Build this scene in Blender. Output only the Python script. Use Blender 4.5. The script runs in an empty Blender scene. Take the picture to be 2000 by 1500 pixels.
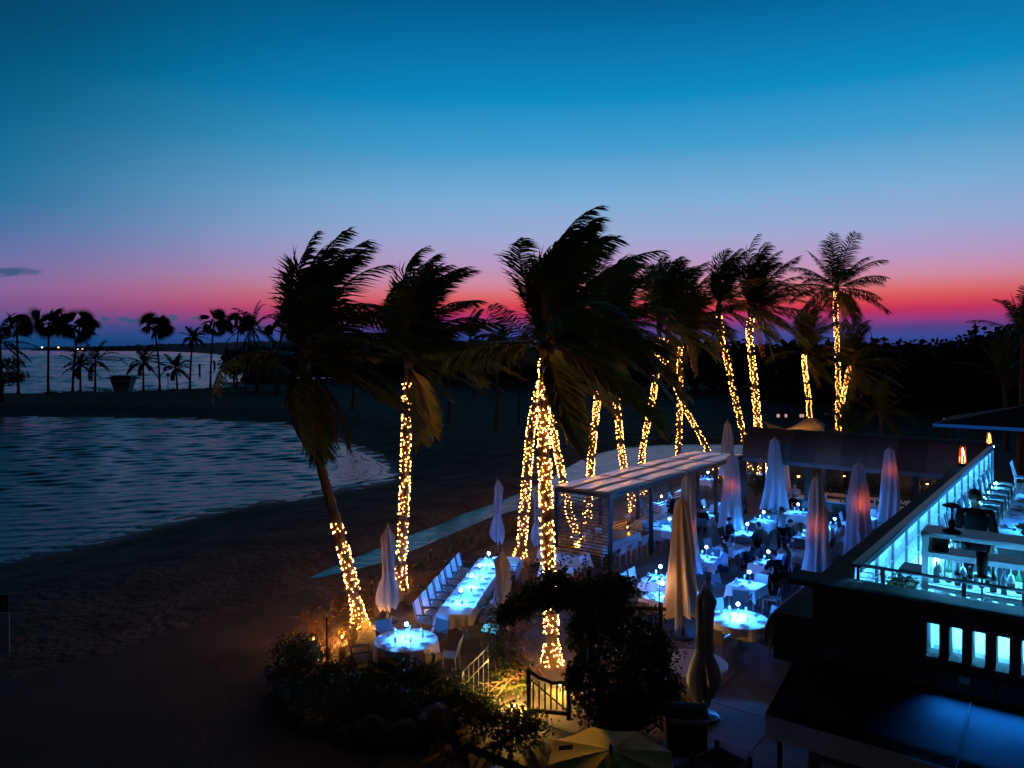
import bpy, bmesh, math, random
import numpy as np
from mathutils import Vector, Matrix, noise
random.seed(7)
R = math.radians
sc = bpy.context.scene
col = sc.collection

# ------------------------------------------------------------------ camera
F, CX, HY, H = 1500.0, 1000.0, 683.0, 8.1          # pixels of focal length, horizon row, eye height
cam = bpy.data.objects.new('camera', bpy.data.cameras.new('camera'))
col.objects.link(cam)
cam.location = (0, 0, H)
cam.rotation_euler = (R(90), 0, 0)
cam.data.sensor_width = 36
cam.data.lens = 36 * F / 2000
cam.data.shift_y = (HY - 750) / 2000
cam.data.clip_start = 0.1
cam.data.clip_end = 60000
sc.camera = cam

# ------------------------------------------------------------------ world: dusk sky
def s2l(c):
    out = []
    for x in c:
        x = x / 255.0
        out.append(x / 12.92 if x <= 0.04045 else ((x + 0.055) / 1.055) ** 2.4)
    return (*out, 1.0)

world = bpy.data.worlds.new('World')
sc.world = world
world.use_nodes = True
nt = world.node_tree
nt.nodes.clear()
N = nt.nodes.new
L = nt.links.new
SUN_AZ = R(13)                                      # sunset direction, to the right of straight ahead
def math_node(op, a, b=None, c=None, clamp=False):
    n = N('ShaderNodeMath'); n.operation = op; n.use_clamp = clamp
    for i, v in enumerate((a, b, c)):
        if v is None: continue
        if isinstance(v, (int, float)): n.inputs[i].default_value = v
        else: L(v, n.inputs[i])
    return n.outputs[0]
tc = N('ShaderNodeTexCoord')
nrm = N('ShaderNodeVectorMath'); nrm.operation = 'NORMALIZE'
L(tc.outputs['Generated'], nrm.inputs[0])
sep = N('ShaderNodeSeparateXYZ'); L(nrm.outputs[0], sep.inputs[0])
sx, sy, sz = sep.outputs
hor = math_node('SQRT', math_node('ADD', math_node('MULTIPLY', sx, sx), math_node('MULTIPLY', sy, sy)))
hor = math_node('MAXIMUM', hor, 0.001)
dsun = math_node('DIVIDE', math_node('ADD', math_node('MULTIPLY', sx, math.sin(SUN_AZ)),
                                     math_node('MULTIPLY', sy, math.cos(SUN_AZ))), hor)
def ramp(stops, fac):
    r = N('ShaderNodeValToRGB'); cr = r.color_ramp
    while len(cr.elements) > 1: cr.elements.remove(cr.elements[-1])
    for i, (deg, c) in enumerate(stops):
        p = math.sin(R(deg))
        e = cr.elements[0] if i == 0 else cr.elements.new(p)
        e.position = p; e.color = s2l(c)
    L(fac, r.inputs[0])
    return r.outputs[0]
wav = N('ShaderNodeTexNoise'); wav.inputs['Scale'].default_value = 2.2; wav.inputs['Detail'].default_value = 2
mp = N('ShaderNodeMapping'); mp.inputs['Scale'].default_value = (1, 1, 9); L(nrm.outputs[0], mp.inputs[0]); L(mp.outputs[0], wav.inputs[0])
zz = math_node('ADD', sz, math_node('MULTIPLY', math_node('SUBTRACT', wav.outputs[0], 0.5), 0.006))
SUNSET = [(-6, (10, 22, 44)), (-0.6, (30, 52, 110)), (0.9, (44, 70, 148)), (1.6, (80, 60, 132)), (2.1, (146, 52, 126)),
          (2.7, (192, 44, 92)), (3.3, (214, 70, 82)), (4.1, (218, 108, 112)), (5.0, (206, 138, 164)),
          (6.4, (182, 154, 198)), (8.4, (154, 170, 212)), (11, (122, 172, 214)), (14.5, (66, 156, 206)),
          (18, (6, 138, 192)), (21.5, (0, 114, 168)), (25, (0, 88, 138)), (33, (0, 54, 94)), (48, (0, 28, 56)), (75, (0, 14, 30))]
SIDE = [(-6, (4, 20, 34)), (-0.4, (6, 58, 100)), (0.8, (14, 70, 122)), (1.6, (60, 76, 134)), (2.6, (120, 84, 140)),
        (4.0, (128, 100, 156)), (5.6, (104, 108, 162)), (7.5, (72, 112, 162)), (9.5, (30, 112, 156)),
        (12, (4, 106, 150)), (16, (0, 88, 130)), (20, (0, 68, 106)), (25, (0, 48, 78)), (35, (0, 28, 50)), (55, (0, 14, 28)), (80, (0, 9, 18))]
ra = ramp(SUNSET, zz); rb = ramp(SIDE, zz)
def maprange(v, a, b, c, d, smooth=True):
    m = N('ShaderNodeMapRange'); m.interpolation_type = 'SMOOTHSTEP' if smooth else 'LINEAR'
    L(v, m.inputs[0])
    for i, x in enumerate((a, b, c, d)): m.inputs[i + 1].default_value = x
    return m.outputs[0]
def mixc(f, a, b, mode='MIX'):
    m = N('ShaderNodeMix'); m.data_type = 'RGBA'; m.blend_type = mode
    if isinstance(f, (int, float)): m.inputs[0].default_value = f
    else: L(f, m.inputs[0])
    for i, v in ((6, a), (7, b)):
        if isinstance(v, tuple): m.inputs[i].default_value = v
        else: L(v, m.inputs[i])
    return m.outputs[2]
fsun = maprange(dsun, math.cos(R(50)), math.cos(R(4)), 0, 1)
skyc = mixc(fsun, rb, ra)
dim = maprange(dsun, -0.5, 0.66, 0.05, 1.0)            # dusk: the sky away from the sunset is far darker
skyc = mixc(1.0, skyc, dim, 'MULTIPLY')
# a few small dark clouds low over the sea (direction space)
cn = N('ShaderNodeTexNoise'); cn.inputs['Scale'].default_value = 55; cn.inputs['Detail'].default_value = 5
mp2 = N('ShaderNodeMapping'); mp2.inputs['Scale'].default_value = (1, 1, 2.2); L(nrm.outputs[0], mp2.inputs[0]); L(mp2.outputs[0], cn.inputs[0])
cdx = math_node('MULTIPLY', math_node('SUBTRACT', cn.outputs[0], 0.5), 2.4)
cmask = None
for (px, py, w, h) in ((22, 531, 62, 10), (-60, 540, 60, 12), (206, 623, 11, 6), (243, 623, 15, 6), (262, 627, 18, 6), (300, 622, 22, 9), (338, 622, 14, 9),
                       (384, 622, 20, 4), (480, 624, 16, 5), (450, 626, 10, 4), (2080, 560, 60, 6)):
    kx, kz = (px - CX) / F, (HY - py) / F
    # tan azimuth and tan elevation of this direction
    a = math_node('SUBTRACT', math_node('DIVIDE', sx, math_node('MAXIMUM', sy, 0.05)), kx)
    b = math_node('SUBTRACT', math_node('DIVIDE', sz, math_node('MAXIMUM', sy, 0.05)), kz)
    a = math_node('MULTIPLY', a, F / w); b = math_node('MULTIPLY', b, F / h)
    d = math_node('ADD', math_node('MULTIPLY', a, a), math_node('MULTIPLY', b, b))
    m = math_node('SUBTRACT', 1.0, math_node('ADD', d, cdx))
    cmask = m if cmask is None else math_node('MAXIMUM', cmask, m)
cm = maprange(cmask, -0.1, 0.9, 0, 0.8)
skyc = mixc(cm, skyc, s2l((34, 82, 118)))
bg = N('ShaderNodeBackground'); L(skyc, bg.inputs[0]); bg.inputs[1].default_value = 1.0
nish = N('ShaderNodeTexSky'); nish.sky_type = 'NISHITA'; nish.sun_disc = False
nish.sun_elevation = R(0.3); nish.sun_rotation = SUN_AZ
bg2 = N('ShaderNodeBackground'); L(nish.outputs[0], bg2.inputs[0]); bg2.inputs[1].default_value = 0.002
ad = N('ShaderNodeAddShader'); L(bg.outputs[0], ad.inputs[0]); L(bg2.outputs[0], ad.inputs[1])
out = N('ShaderNodeOutputWorld'); L(ad.outputs[0], out.inputs[0])
world.cycles.sampling_method = 'MANUAL'; world.cycles.sample_map_resolution = 512

sun = bpy.data.objects.new('sun', bpy.data.lights.new('sun', 'SUN'))
col.objects.link(sun)
sun.data.energy = 0.012; sun.data.angle = R(8); sun.data.color = (1.0, 0.45, 0.4)
sun.rotation_euler = (R(88), 0, -SUN_AZ)

# ------------------------------------------------------------------ render settings
vs = sc.view_settings
vs.view_transform = 'Standard'; vs.look = 'None'; vs.exposure = 0.0; vs.gamma = 1.0; vs.use_curve_mapping = False
sc.cycles.use_denoising = True
sc.cycles.max_bounces = 6; sc.cycles.diffuse_bounces = 2; sc.cycles.glossy_bounces = 3; sc.cycles.transmission_bounces = 4
sc.cycles.transparent_max_bounces = 6
sc.cycles.sample_clamp_indirect = 3.0
sc.cycles.caustics_reflective = False; sc.cycles.caustics_refractive = False
sc.cycles.use_light_tree = True
sc.cycles.use_adaptive_sampling = True; sc.cycles.adaptive_threshold = 0.02

# ------------------------------------------------------------------ helpers
TH = R(37.5)                                        # the terrace grid is turned 37.5 degrees
S_, C_ = math.sin(TH), math.cos(TH)
YAW = -TH                                           # local x -> v axis, local y -> u axis
def UV(u, v, z=0.0): return Vector((S_ * u + C_ * v, C_ * u - S_ * v, z))
def G(px, py, z=0.0):
    D = (H - z) * F / (py - HY)
    return Vector(((px - CX) / F * D, D, z))
def W(px, py, D): return Vector(((px - CX) / F * D, D, H - (py - HY) / F * D))
def uv_of(p): return (S_ * p.x + C_ * p.y, C_ * p.x - S_ * p.y)
def v_at(px, u):
    k = (px - CX) / F
    D = u / (S_ * k + C_)
    return (C_ * k - S_) * D

MATS = {}
def mat(name, c=(0.5, 0.5, 0.5), rough=0.6, metal=0.0, var=0.18, scale=6.0, bump=0.0, bscale=40.0, transl=0.0, spec=0.4, emit=None, estr=0.0):
    if name in MATS: return MATS[name]
    m = bpy.data.materials.new(name); m.use_nodes = True
    t = m.node_tree; nd = t.nodes; lk = t.links
    p = nd['Principled BSDF']
    if emit is not None:
        p.inputs['Emission Color'].default_value = (*emit, 1)
        p.inputs['Emission Strength'].default_value = estr
    p.inputs['Roughness'].default_value = rough
    p.inputs['Metallic'].default_value = metal
    p.inputs['Specular IOR Level'].default_value = spec
    co = nd.new('ShaderNodeTexCoord')
    nz = nd.new('ShaderNodeTexNoise'); nz.inputs['Scale'].default_value = scale; nz.inputs['Detail'].default_value = 5
    lk.new(co.outputs['Object'], nz.inputs['Vector'])
    mx = nd.new('ShaderNodeMix'); mx.data_type = 'RGBA'
    mx.inputs[6].default_value = (*[max(0, x * (1 - var)) for x in c], 1)
    mx.inputs[7].default_value = (*[min(1, x * (1 + var)) for x in c], 1)
    lk.new(nz.outputs[0], mx.inputs[0]); lk.new(mx.outputs[2], p.inputs['Base Color'])
    if bump:
        nb = nd.new('ShaderNodeTexNoise'); nb.inputs['Scale'].default_value = bscale; nb.inputs['Detail'].default_value = 6
        lk.new(co.outputs['Object'], nb.inputs['Vector'])
        bn = nd.new('ShaderNodeBump'); bn.inputs['Strength'].default_value = bump; bn.inputs['Distance'].default_value = 0.02
        lk.new(nb.outputs[0], bn.inputs['Height']); lk.new(bn.outputs[0], p.inputs['Normal'])
    if transl:
        tr = nd.new('ShaderNodeBsdfTranslucent'); lk.new(mx.outputs[2], tr.inputs[0])
        ms = nd.new('ShaderNodeMixShader'); ms.inputs[0].default_value = transl
        lk.new(p.outputs[0], ms.inputs[1]); lk.new(tr.outputs[0], ms.inputs[2])
        lk.new(ms.outputs[0], nd['Material Output'].inputs[0])
    MATS[name] = m
    return m
def emi(name, c, s):
    if name in MATS: return MATS[name]
    m = bpy.data.materials.new(name); m.use_nodes = True
    t = m.node_tree; t.nodes.remove(t.nodes['Principled BSDF'])
    e = t.nodes.new('ShaderNodeEmission'); e.inputs[0].default_value = (*c, 1); e.inputs[1].default_value = s
    t.links.new(e.outputs[0], t.nodes['Material Output'].inputs[0])
    MATS[name] = m
    return m

class MB:
    """collects boxes, tubes, lathes and quads for one mesh"""
    def __init__(s): s.v = []; s.f = []; s.mi = []
    def add(s, vs, fs, mi=0):
        o = len(s.v); s.v.extend([tuple(x) for x in vs])
        for f in fs: s.f.append(tuple(i + o for i in f)); s.mi.append(mi)
        return s
    def box(s, c, d, rz=0.0, mi=0, rx=0.0, ry=0.0):
        M = Matrix.Rotation(rz, 3, 'Z') @ Matrix.Rotation(ry, 3, 'Y') @ Matrix.Rotation(rx, 3, 'X')
        c = Vector(c); hx, hy, hz = d[0] / 2, d[1] / 2, d[2] / 2
        vs = [c + M @ Vector((x * hx, y * hy, z * hz)) for x in (-1, 1) for y in (-1, 1) for z in (-1, 1)]
        return s.add(vs, [(0, 1, 3, 2), (4, 6, 7, 5), (0, 4, 5, 1), (2, 3, 7, 6), (0, 2, 6, 4), (1, 5, 7, 3)], mi)
    def tube(s, pts, rad, n=8, caps=True, mi=0):
        pts = [Vector(p) for p in pts]
        if not isinstance(rad, (list, tuple)): rad = [rad] * len(pts)
        rings = []
        t0 = (pts[1] - pts[0]).normalized()
        a = t0.orthogonal().normalized()
        for i, p in enumerate(pts):
            t = (pts[min(i + 1, len(pts) - 1)] - pts[max(i - 1, 0)]).normalized()
            a = (a - t * a.dot(t))
            a = a.normalized() if a.length > 1e-6 else t.orthogonal().normalized()
            b = t.cross(a)
            rings.append([p + (a * math.cos(2 * math.pi * k / n) + b * math.sin(2 * math.pi * k / n)) * rad[i] for k in range(n)])
        vs = [v for r in rings for v in r]
        fs = [(i * n + k, i * n + (k + 1) % n, (i + 1) * n + (k + 1) % n, (i + 1) * n + k) for i in range(len(pts) - 1) for k in range(n)]
        if caps: fs += [tuple(range(n - 1, -1, -1)), tuple((len(pts) - 1) * n + k for k in range(n))]
        return s.add(vs, fs, mi)
    def lathe(s, prof, n=16, c=(0, 0, 0), mi=0, caps=True):
        c = Vector(c)
        vs = [c + Vector((r * math.cos(2 * math.pi * k / n), r * math.sin(2 * math.pi * k / n), z)) for r, z in prof for k in range(n)]
        fs = [(i * n + k, i * n + (k + 1) % n, (i + 1) * n + (k + 1) % n, (i + 1) * n + k) for i in range(len(prof) - 1) for k in range(n)]
        if caps: fs += [tuple(range(n - 1, -1, -1)), tuple((len(prof) - 1) * n + k for k in range(n))]
        return s.add(vs, fs, mi)
    def grid(s, fn, nu, nv, mi=0, wrap=False):
        vs = [fn(i / (nu - 1), j / (nv if wrap else nv - 1)) for i in range(nu) for j in range(nv)]
        fs = []
        for i in range(nu - 1):
            for j in range(nv if wrap else nv - 1):
                fs.append((i * nv + j, i * nv + (j + 1) % nv, (i + 1) * nv + (j + 1) % nv, (i + 1) * nv + j))
        return s.add(vs, fs, mi)
    def mesh(s, name, m, smooth=False):
        me = bpy.data.meshes.new(name)
        me.from_pydata(s.v, [], s.f)
        for x in (m if isinstance(m, (list, tuple)) else [m]): me.materials.append(x)
        if any(s.mi): me.polygons.foreach_set('material_index', s.mi)
        if smooth: me.polygons.foreach_set('use_smooth', [True] * len(me.polygons))
        me.update()
        return me
    def build(s, name, m, parent=None, smooth=False, loc=(0, 0, 0), rz=0.0):
        return link(name, s.mesh(name, m, smooth), parent, loc, rz)
def link(name, me, parent=None, loc=(0, 0, 0), rz=0.0):
    o = bpy.data.objects.new(name, me); col.objects.link(o)
    o.location = loc; o.rotation_euler = (0, 0, rz)
    if parent: o.parent = parent
    return o
def tag(o, label=None, cat=None, group=None, kind=None):
    if label: o['label'] = label
    if cat: o['category'] = cat
    if group: o['group'] = group
    if kind: o['kind'] = kind
    return o
def empty(name, loc=(0, 0, 0), rz=0.0, label=None, cat=None, group=None):
    o = bpy.data.objects.new(name, None); col.objects.link(o)
    o.location = loc; o.rotation_euler = (0, 0, rz); o.empty_display_size = 0.1
    return tag(o, label, cat, group)
KIDS = {}
def copy_tree(src, parent=None, loc=None, rz=None, label=None, group=None):
    c = src.copy(); col.objects.link(c)
    if parent: c.parent = parent
    if loc is not None: c.location = loc
    if rz is not None: c.rotation_euler = (0, 0, rz)
    if label: c['label'] = label
    if group: c['group'] = group
    if src not in KIDS: KIDS[src] = list(src.children)
    for ch in KIDS[src]: copy_tree(ch, c)
    return c
PK = 11.0
def lamp(kind, parent, loc, power, color, name='light', radius=0.03, spot=None, aim=None, size=None):
    d = bpy.data.lights.new(name, kind); d.energy = power * PK; d.color = color
    if kind in ('POINT', 'SPOT'): d.shadow_soft_size = radius
    if kind == 'SPOT': d.spot_size = spot or R(60); d.spot_blend = 0.7
    if kind == 'AREA' and size: d.shape = 'RECTANGLE'; d.size, d.size_y = size
    o = bpy.data.objects.new(name, d); col.objects.link(o); o.location = loc
    if parent: o.parent = parent
    if aim is not None:
        o.rotation_euler = Vector(aim).to_track_quat('-Z', 'Y').to_euler()
    return o
def poly_sd(P, poly):
    """signed distance (negative inside) of points P (n,2) to a polygon"""
    poly = np.asarray(poly, float); n = len(poly)
    d = np.full(len(P), 1e18); inside = np.zeros(len(P), bool)
    for i in range(n):
        a = poly[i]; b = poly[(i + 1) % n]; e = b - a; w = P - a
        t = np.clip((w @ e) / max(e @ e, 1e-12), 0, 1)
        q = w - t[:, None] * e
        d = np.minimum(d, (q ** 2).sum(1))
        c1 = (a[1] <= P[:, 1]) != (b[1] <= P[:, 1])
        with np.errstate(divide='ignore', invalid='ignore'):
            xs = a[0] + (P[:, 1] - a[1]) / (b[1] - a[1] if b[1] != a[1] else 1e-9) * e[0]
        inside ^= c1 & (P[:, 0] < xs)
    d = np.sqrt(d)
    return np.where(inside, -d, d)
def gp(pts, z): return [tuple(G(x, y, z)[:2]) for x, y in pts]

# ------------------------------------------------------------------ colours
M_SAND = mat('sand', (0.075, 0.064, 0.054), 0.85, var=0.45, scale=0.35, bump=0.9, bscale=1.6, spec=0.15)
M_TRUNK = mat('palm_bark', (0.16, 0.11, 0.075), 0.9, var=0.35, scale=5, bump=0.5, bscale=30)
M_LEAF = mat('palm_leaf', (0.14, 0.16, 0.03), 0.45, var=0.4, scale=1.5, transl=0.35)
M_DRY = mat('dry_frond', (0.22, 0.11, 0.045), 0.7, var=0.3, transl=0.2)
M_DARKLEAF = mat('dark_leaf', (0.05, 0.072, 0.02), 0.5, var=0.4, scale=2, transl=0.2)
M_FARLEAF = mat('far_leaf', (0.022, 0.032, 0.014), 0.7, var=0.3)
M_STALK = mat('leaf_stalk', (0.2, 0.14, 0.05), 0.6)
M_BULB = emi('warm_bulb', (1.0, 0.36, 0.07), 50)
M_WIRE = mat('light_wire', (0.015, 0.02, 0.012), 0.6)
M_BLACK = mat('black_metal', (0.012, 0.012, 0.014), 0.45, var=0.3)
M_STEEL = mat('brushed_steel', (0.45, 0.45, 0.46), 0.3, 0.9)
M_WHITE = mat('white_paint', (0.72, 0.72, 0.72), 0.45, var=0.06)
M_CLOTH = mat('table_linen', (0.8, 0.79, 0.78), 0.85, var=0.05, scale=12, bump=0.12, bscale=14)
M_CANVAS = mat('umbrella_canvas', (0.76, 0.78, 0.82), 0.9, var=0.08, scale=4, bump=0.2, bscale=60, transl=0.35)
M_TEAK = mat('teak', (0.24, 0.12, 0.06), 0.6, var=0.3, scale=10)
M_PLATE = mat('plate_china', (0.75, 0.75, 0.74), 0.2, var=0.04)
M_NAPKIN = mat('napkin_grey', (0.30, 0.31, 0.33), 0.8, var=0.1)
M_GLASS = mat('drinking_glass', (0.85, 0.9, 0.92), 0.06, var=0.02, transl=0.5, spec=0.8)
M_PAVER = mat('paver_stone', (0.13, 0.105, 0.09), 0.8, var=0.3, scale=3, bump=0.3, bscale=18)
M_CHAIRW = mat('chair_sling', (0.42, 0.42, 0.43), 0.7, var=0.1, scale=30)
M_CHAIRD = mat('chair_dark_sling', (0.09, 0.085, 0.085), 0.7, var=0.2, scale=30)
M_CHAIRF = mat('chair_frame', (0.36, 0.36, 0.37), 0.4, 0.4)
M_CHAIRFD = mat('chair_dark_frame', (0.07, 0.065, 0.06), 0.5, 0.2)
M_GLOBE = emi('lamp_globe', (0.10, 0.40, 1.0), 230)
# ================================================================== THE SETTING
def water_mat(name, wave, sc1, dist, ripple=1.0, rough=0.07):
    m = bpy.data.materials.new(name); m.use_nodes = True
    t = m.node_tree; nd = t.nodes; lk = t.links; p = nd['Principled BSDF']
    p.inputs['Base Color'].default_value = (0.004, 0.018, 0.026, 1)
    p.inputs['Roughness'].default_value = rough
    p.inputs['IOR'].default_value = 1.33
    g = nd.new('ShaderNodeNewGeometry')
    mp = nd.new('ShaderNodeMapping'); mp.inputs['Rotation'].default_value = (0, 0, R(-14)); mp.inputs['Scale'].default_value = (0.45, 1, 1)
    lk.new(g.outputs['Position'], mp.inputs[0])
    n1 = nd.new('ShaderNodeTexNoise'); n1.inputs['Scale'].default_value = sc1; n1.inputs['Detail'].default_value = 4; n1.inputs['Distortion'].default_value = 0.6
    n2 = nd.new('ShaderNodeTexNoise'); n2.inputs['Scale'].default_value = sc1 * 5.5; n2.inputs['Detail'].default_value = 3
    lk.new(mp.outputs[0], n1.inputs[0]); lk.new(mp.outputs[0], n2.inputs[0])
    ml = nd.new('ShaderNodeMath'); ml.operation = 'MULTIPLY_ADD'; ml.inputs[1].default_value = 0.16 * ripple
    lk.new(n2.outputs[0], ml.inputs[0]); lk.new(n1.outputs[0], ml.inputs[2])
    b = nd.new('ShaderNodeBump'); b.inputs['Strength'].default_value = wave; b.inputs['Distance'].default_value = dist
    lk.new(ml.outputs[0], b.inputs['Height']); lk.new(b.outputs[0], p.inputs['Normal'])
    return m
SEA = -1.2
# real waves near and mid distance (a fan of ever larger cells), flat beyond
def wave_fan():
    na_, nr_ = 540, 1150
    az_ = np.tan(np.radians(np.linspace(-48, 30, na_))); d0, d1 = 22.0, 1600.0
    dd_ = d0 * (d1 / d0) ** np.linspace(0, 1, nr_)
    K, D_ = np.meshgrid(az_, dd_); X = K * D_; Y = D_
    step = D_ * math.log(d1 / d0) / nr_ + D_ * (az_[1] - az_[0]) * 0.45
    Z = np.zeros_like(X); rg = np.random.RandomState(5)
    for i in range(96):
        lam = 0.4 * (34 / 0.4) ** ((i + rg.rand()) / 96); th = rg.randn() * 0.5 + math.pi / 2 + 0.3; ph = rg.rand() * 6.283
        k = 2 * math.pi / lam
        amp = 0.042 / k * np.clip((lam / step - 2.0) / 1.5, 0, 1) * np.clip((8 * step + 0.3 - lam) / (3 * step), 0, 1)
        a = k * (X * math.cos(th) + Y * math.sin(th)) + ph
        mod = 0.7 + 0.5 * np.sin(X * 0.05 + ph) * np.sin(Y * 0.043 + 1.3 * ph)
        Z += amp * mod * (np.sin(a) + 0.25 * np.sin(2 * a + 0.6))
    idx_ = np.arange(na_ * nr_).reshape(nr_, na_)
    f_ = np.stack([idx_[:-1, :-1], idx_[:-1, 1:], idx_[1:, 1:], idx_[1:, :-1]], -1).reshape(-1, 4)
    return np.stack([X, Y, SEA + Z], -1).reshape(-1, 3), f_
wv_, wf_ = wave_fan()
me = bpy.data.meshes.new('sea')
nv0 = len(wv_)
ex = np.array([(-9000, -200, SEA - .45), (9000, -200, SEA - .45), (30000, 45000, SEA - .45), (-30000, 45000, SEA - .45)])
allv = np.concatenate([wv_, ex])
me.vertices.add(len(allv)); me.vertices.foreach_set('co', allv.ravel())
nl = len(wf_) * 4 + 4
me.loops.add(nl); me.polygons.add(len(wf_) + 1)
li = np.concatenate([wf_.ravel(), np.arange(nv0, nv0 + 4)]).astype(np.int32)
me.loops.foreach_set('vertex_index', li)
me.polygons.foreach_set('loop_start', (np.arange(len(wf_) + 1) * 4).astype(np.int32))
me.update(calc_edges=True); me.polygons.foreach_set('use_smooth', [True] * (len(wf_) + 1))
me.materials.append(water_mat('sea_water', 0.5, 4.5, 0.05, rough=0.22))
sea = link('sea', me)
tag(sea, 'dark blue sea and lagoon water with small ripples reflecting dusk', kind='structure')

LAGOON = gp([(-900, 1230), (-300, 1160), (0, 1096), (140, 1066), (260, 1034), (400, 997), (500, 981), (560, 975), (620, 962), (680, 949), (730, 938),
             (752, 925), (738, 905), (700, 888), (676, 872), (640, 856), (600, 844), (556, 834), (520, 829), (420, 822), (300, 818), (0, 815), (-300, 815), (-900, 820)], SEA)
SEAPOLY = gp([(-3500, 800), (-900, 782), (0, 773), (120, 772), (250, 769), (400, 762), (480, 754), (560, 746), (610, 742), (700, 735), (800, 726), (950, 722)], SEA)
SEAPOLY += [(600, 4000), (-9000, 6000)]
CHANNEL = gp([(600, 1131), (640, 1112), (690, 1091), (760, 1062), (830, 1034), (905, 1004), (960, 985), (1010, 965), (1062, 942), (1100, 916), (1128, 902), (1165, 886),
              (1225, 872), (1290, 868), (1400, 866), (1520, 866), (1560, 880), (1500, 915), (1440, 930), (1280, 960), (1120, 985), (1040, 990), (1000, 998),
              (950, 1014), (890, 1040), (820, 1070), (740, 1100), (690, 1114), (640, 1124)], -0.55)
POOL = gp([(636, 857), (664, 866), (690, 880), (712, 888), (737, 903), (764, 915), (752, 922), (772, 931), (744, 938), (716, 940), (684, 948), (660, 949), (634, 957), (606, 962), (628, 948), (642, 930), (662, 915), (650, 896), (660, 880)], SEA)
TERRACE = gp([(690, 1262), (720, 1222), (800, 1160), (870, 1098), (960, 1052), (1040, 1022), (1085, 1012), (1160, 985), (1300, 938), (1430, 905), (1480, 885), (1700, 860),
              (2100, 862)], 0.0) + [tuple(UV(46, 8)[:2]), tuple(UV(8.5, 14)[:2]), (1.0, 8.5), (-0.6, 14.0), (-0.9, 15.4), (-1.4, 17.0), (-3.0, 18.5), (-4.2, 19.5)]
def smooth01(x): x = np.clip(x, 0, 1); return x * x * (3 - 2 * x)
def ground_h(P):
    h = np.full(len(P), -0.18)
    dl = poly_sd(P, LAGOON); ds = poly_sd(P, SEAPOLY)
    d = np.minimum(dl, ds)
    wob = 0.9 * np.sin(P[:, 0] * 0.31 + 0.7) * np.sin(P[:, 1] * 0.27) + 0.5 * np.sin(P[:, 0] * 0.9 + P[:, 1] * 0.6) + 0.25 * np.sin(P[:, 0] * 2.3 - P[:, 1] * 1.9)
    d = d + 0.35 * wob * np.clip(P[:, 1] / 45, 0.3, 2.0)
    shore = SEA + np.where(d > 0, 1.05 * smooth01(d / 11.0), np.clip(d * 0.12, -2.2, 0))
    h = np.minimum(h, shore)
    dc = poly_sd(P, CHANNEL) + 0.1 * wob
    h = np.minimum(h, -0.55 + np.clip(dc * 0.35, -0.3, 2.0))
    dt = poly_sd(P, TERRACE)
    k = smooth01(np.clip(1.0 - dt / 1.6, 0, 1))
    h = h * (1 - k) + (-0.07) * k
    return h
def terrain_z(x, y): return float(ground_h(np.array([[x, y]]))[0])
na, nd_ = 330, 330
az = np.radians(np.linspace(-64, 64, na)); dd = 4.5 * (420 / 4.5) ** np.linspace(0, 1, nd_)
A, Dm = np.meshgrid(az, dd)
PX = (np.tan(np.clip(A, -1.15, 1.15)) * Dm).ravel(); PY = Dm.ravel()
P2 = np.stack([PX, PY], 1); HH = ground_h(P2)
rng = np.random.RandomState(3)
HH += np.where(HH > SEA + 0.06, rng.randn(len(HH)) * np.clip(0.0015 * PY / 10, 0, 0.012), 0)
idx = np.arange(na * nd_).reshape(nd_, na)
fc = np.stack([idx[:-1, :-1], idx[:-1, 1:], idx[1:, 1:], idx[1:, :-1]], -1).reshape(-1, 4)
me = bpy.data.meshes.new('ground'); me.from_pydata(np.stack([PX, PY, HH], 1).tolist(), [], fc.tolist())
# sand material: dry sand, darker and glossier where the water wets it
ms = bpy.data.materials.new('beach_sand'); ms.use_nodes = True
t = ms.node_tree; nd = t.nodes; lk = t.links; p = nd['Principled BSDF']
g = nd.new('ShaderNodeNewGeometry'); sp = nd.new('ShaderNodeSeparateXYZ'); lk.new(g.outputs['Position'], sp.inputs[0])
mr = nd.new('ShaderNodeMapRange'); mr.inputs[1].default_value = SEA - 0.02; mr.inputs[2].default_value = SEA + 0.12; lk.new(sp.outputs[2], mr.inputs[0])
n1 = nd.new('ShaderNodeTexNoise'); n1.inputs['Scale'].default_value = 0.5; n1.inputs['Detail'].default_value = 8; lk.new(g.outputs['Position'], n1.inputs[0])
n2 = nd.new('ShaderNodeTexNoise'); n2.inputs['Scale'].default_value = 2.6; n2.inputs['Detail'].default_value = 6; lk.new(g.outputs['Position'], n2.inputs[0])
cr = nd.new('ShaderNodeValToRGB'); cr.color_ramp.elements[0].position = 0.3; cr.color_ramp.elements[1].position = 0.7
cr.color_ramp.elements[0].color = (0.12, 0.092, 0.072, 1); cr.color_ramp.elements[1].color = (0.27, 0.205, 0.16, 1); lk.new(n1.outputs[0], cr.inputs[0])
wm = nd.new('ShaderNodeMix'); wm.data_type = 'RGBA'; wm.inputs[6].default_value = (0.05, 0.043, 0.036, 1)
lk.new(mr.outputs[0], wm.inputs[0]); lk.new(cr.outputs[0], wm.inputs[7]); lk.new(wm.outputs[2], p.inputs['Base Color'])
rr = nd.new('ShaderNodeMapRange'); rr.inputs[3].default_value = 0.35; rr.inputs[4].default_value = 0.95; lk.new(mr.outputs[0], rr.inputs[0]); lk.new(rr.outputs[0], p.inputs['Roughness'])
p.inputs['Specular IOR Level'].default_value = 0.12
bn = nd.new('ShaderNodeBump'); bn.inputs['Strength'].default_value = 1.0; bn.inputs['Distance'].default_value = 0.28
lk.new(n2.outputs[0], bn.inputs['Height']); lk.new(bn.outputs[0], p.inputs['Normal'])
me.materials.append(ms); me.polygons.foreach_set('use_smooth', [True] * len(me.polygons))
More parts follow.
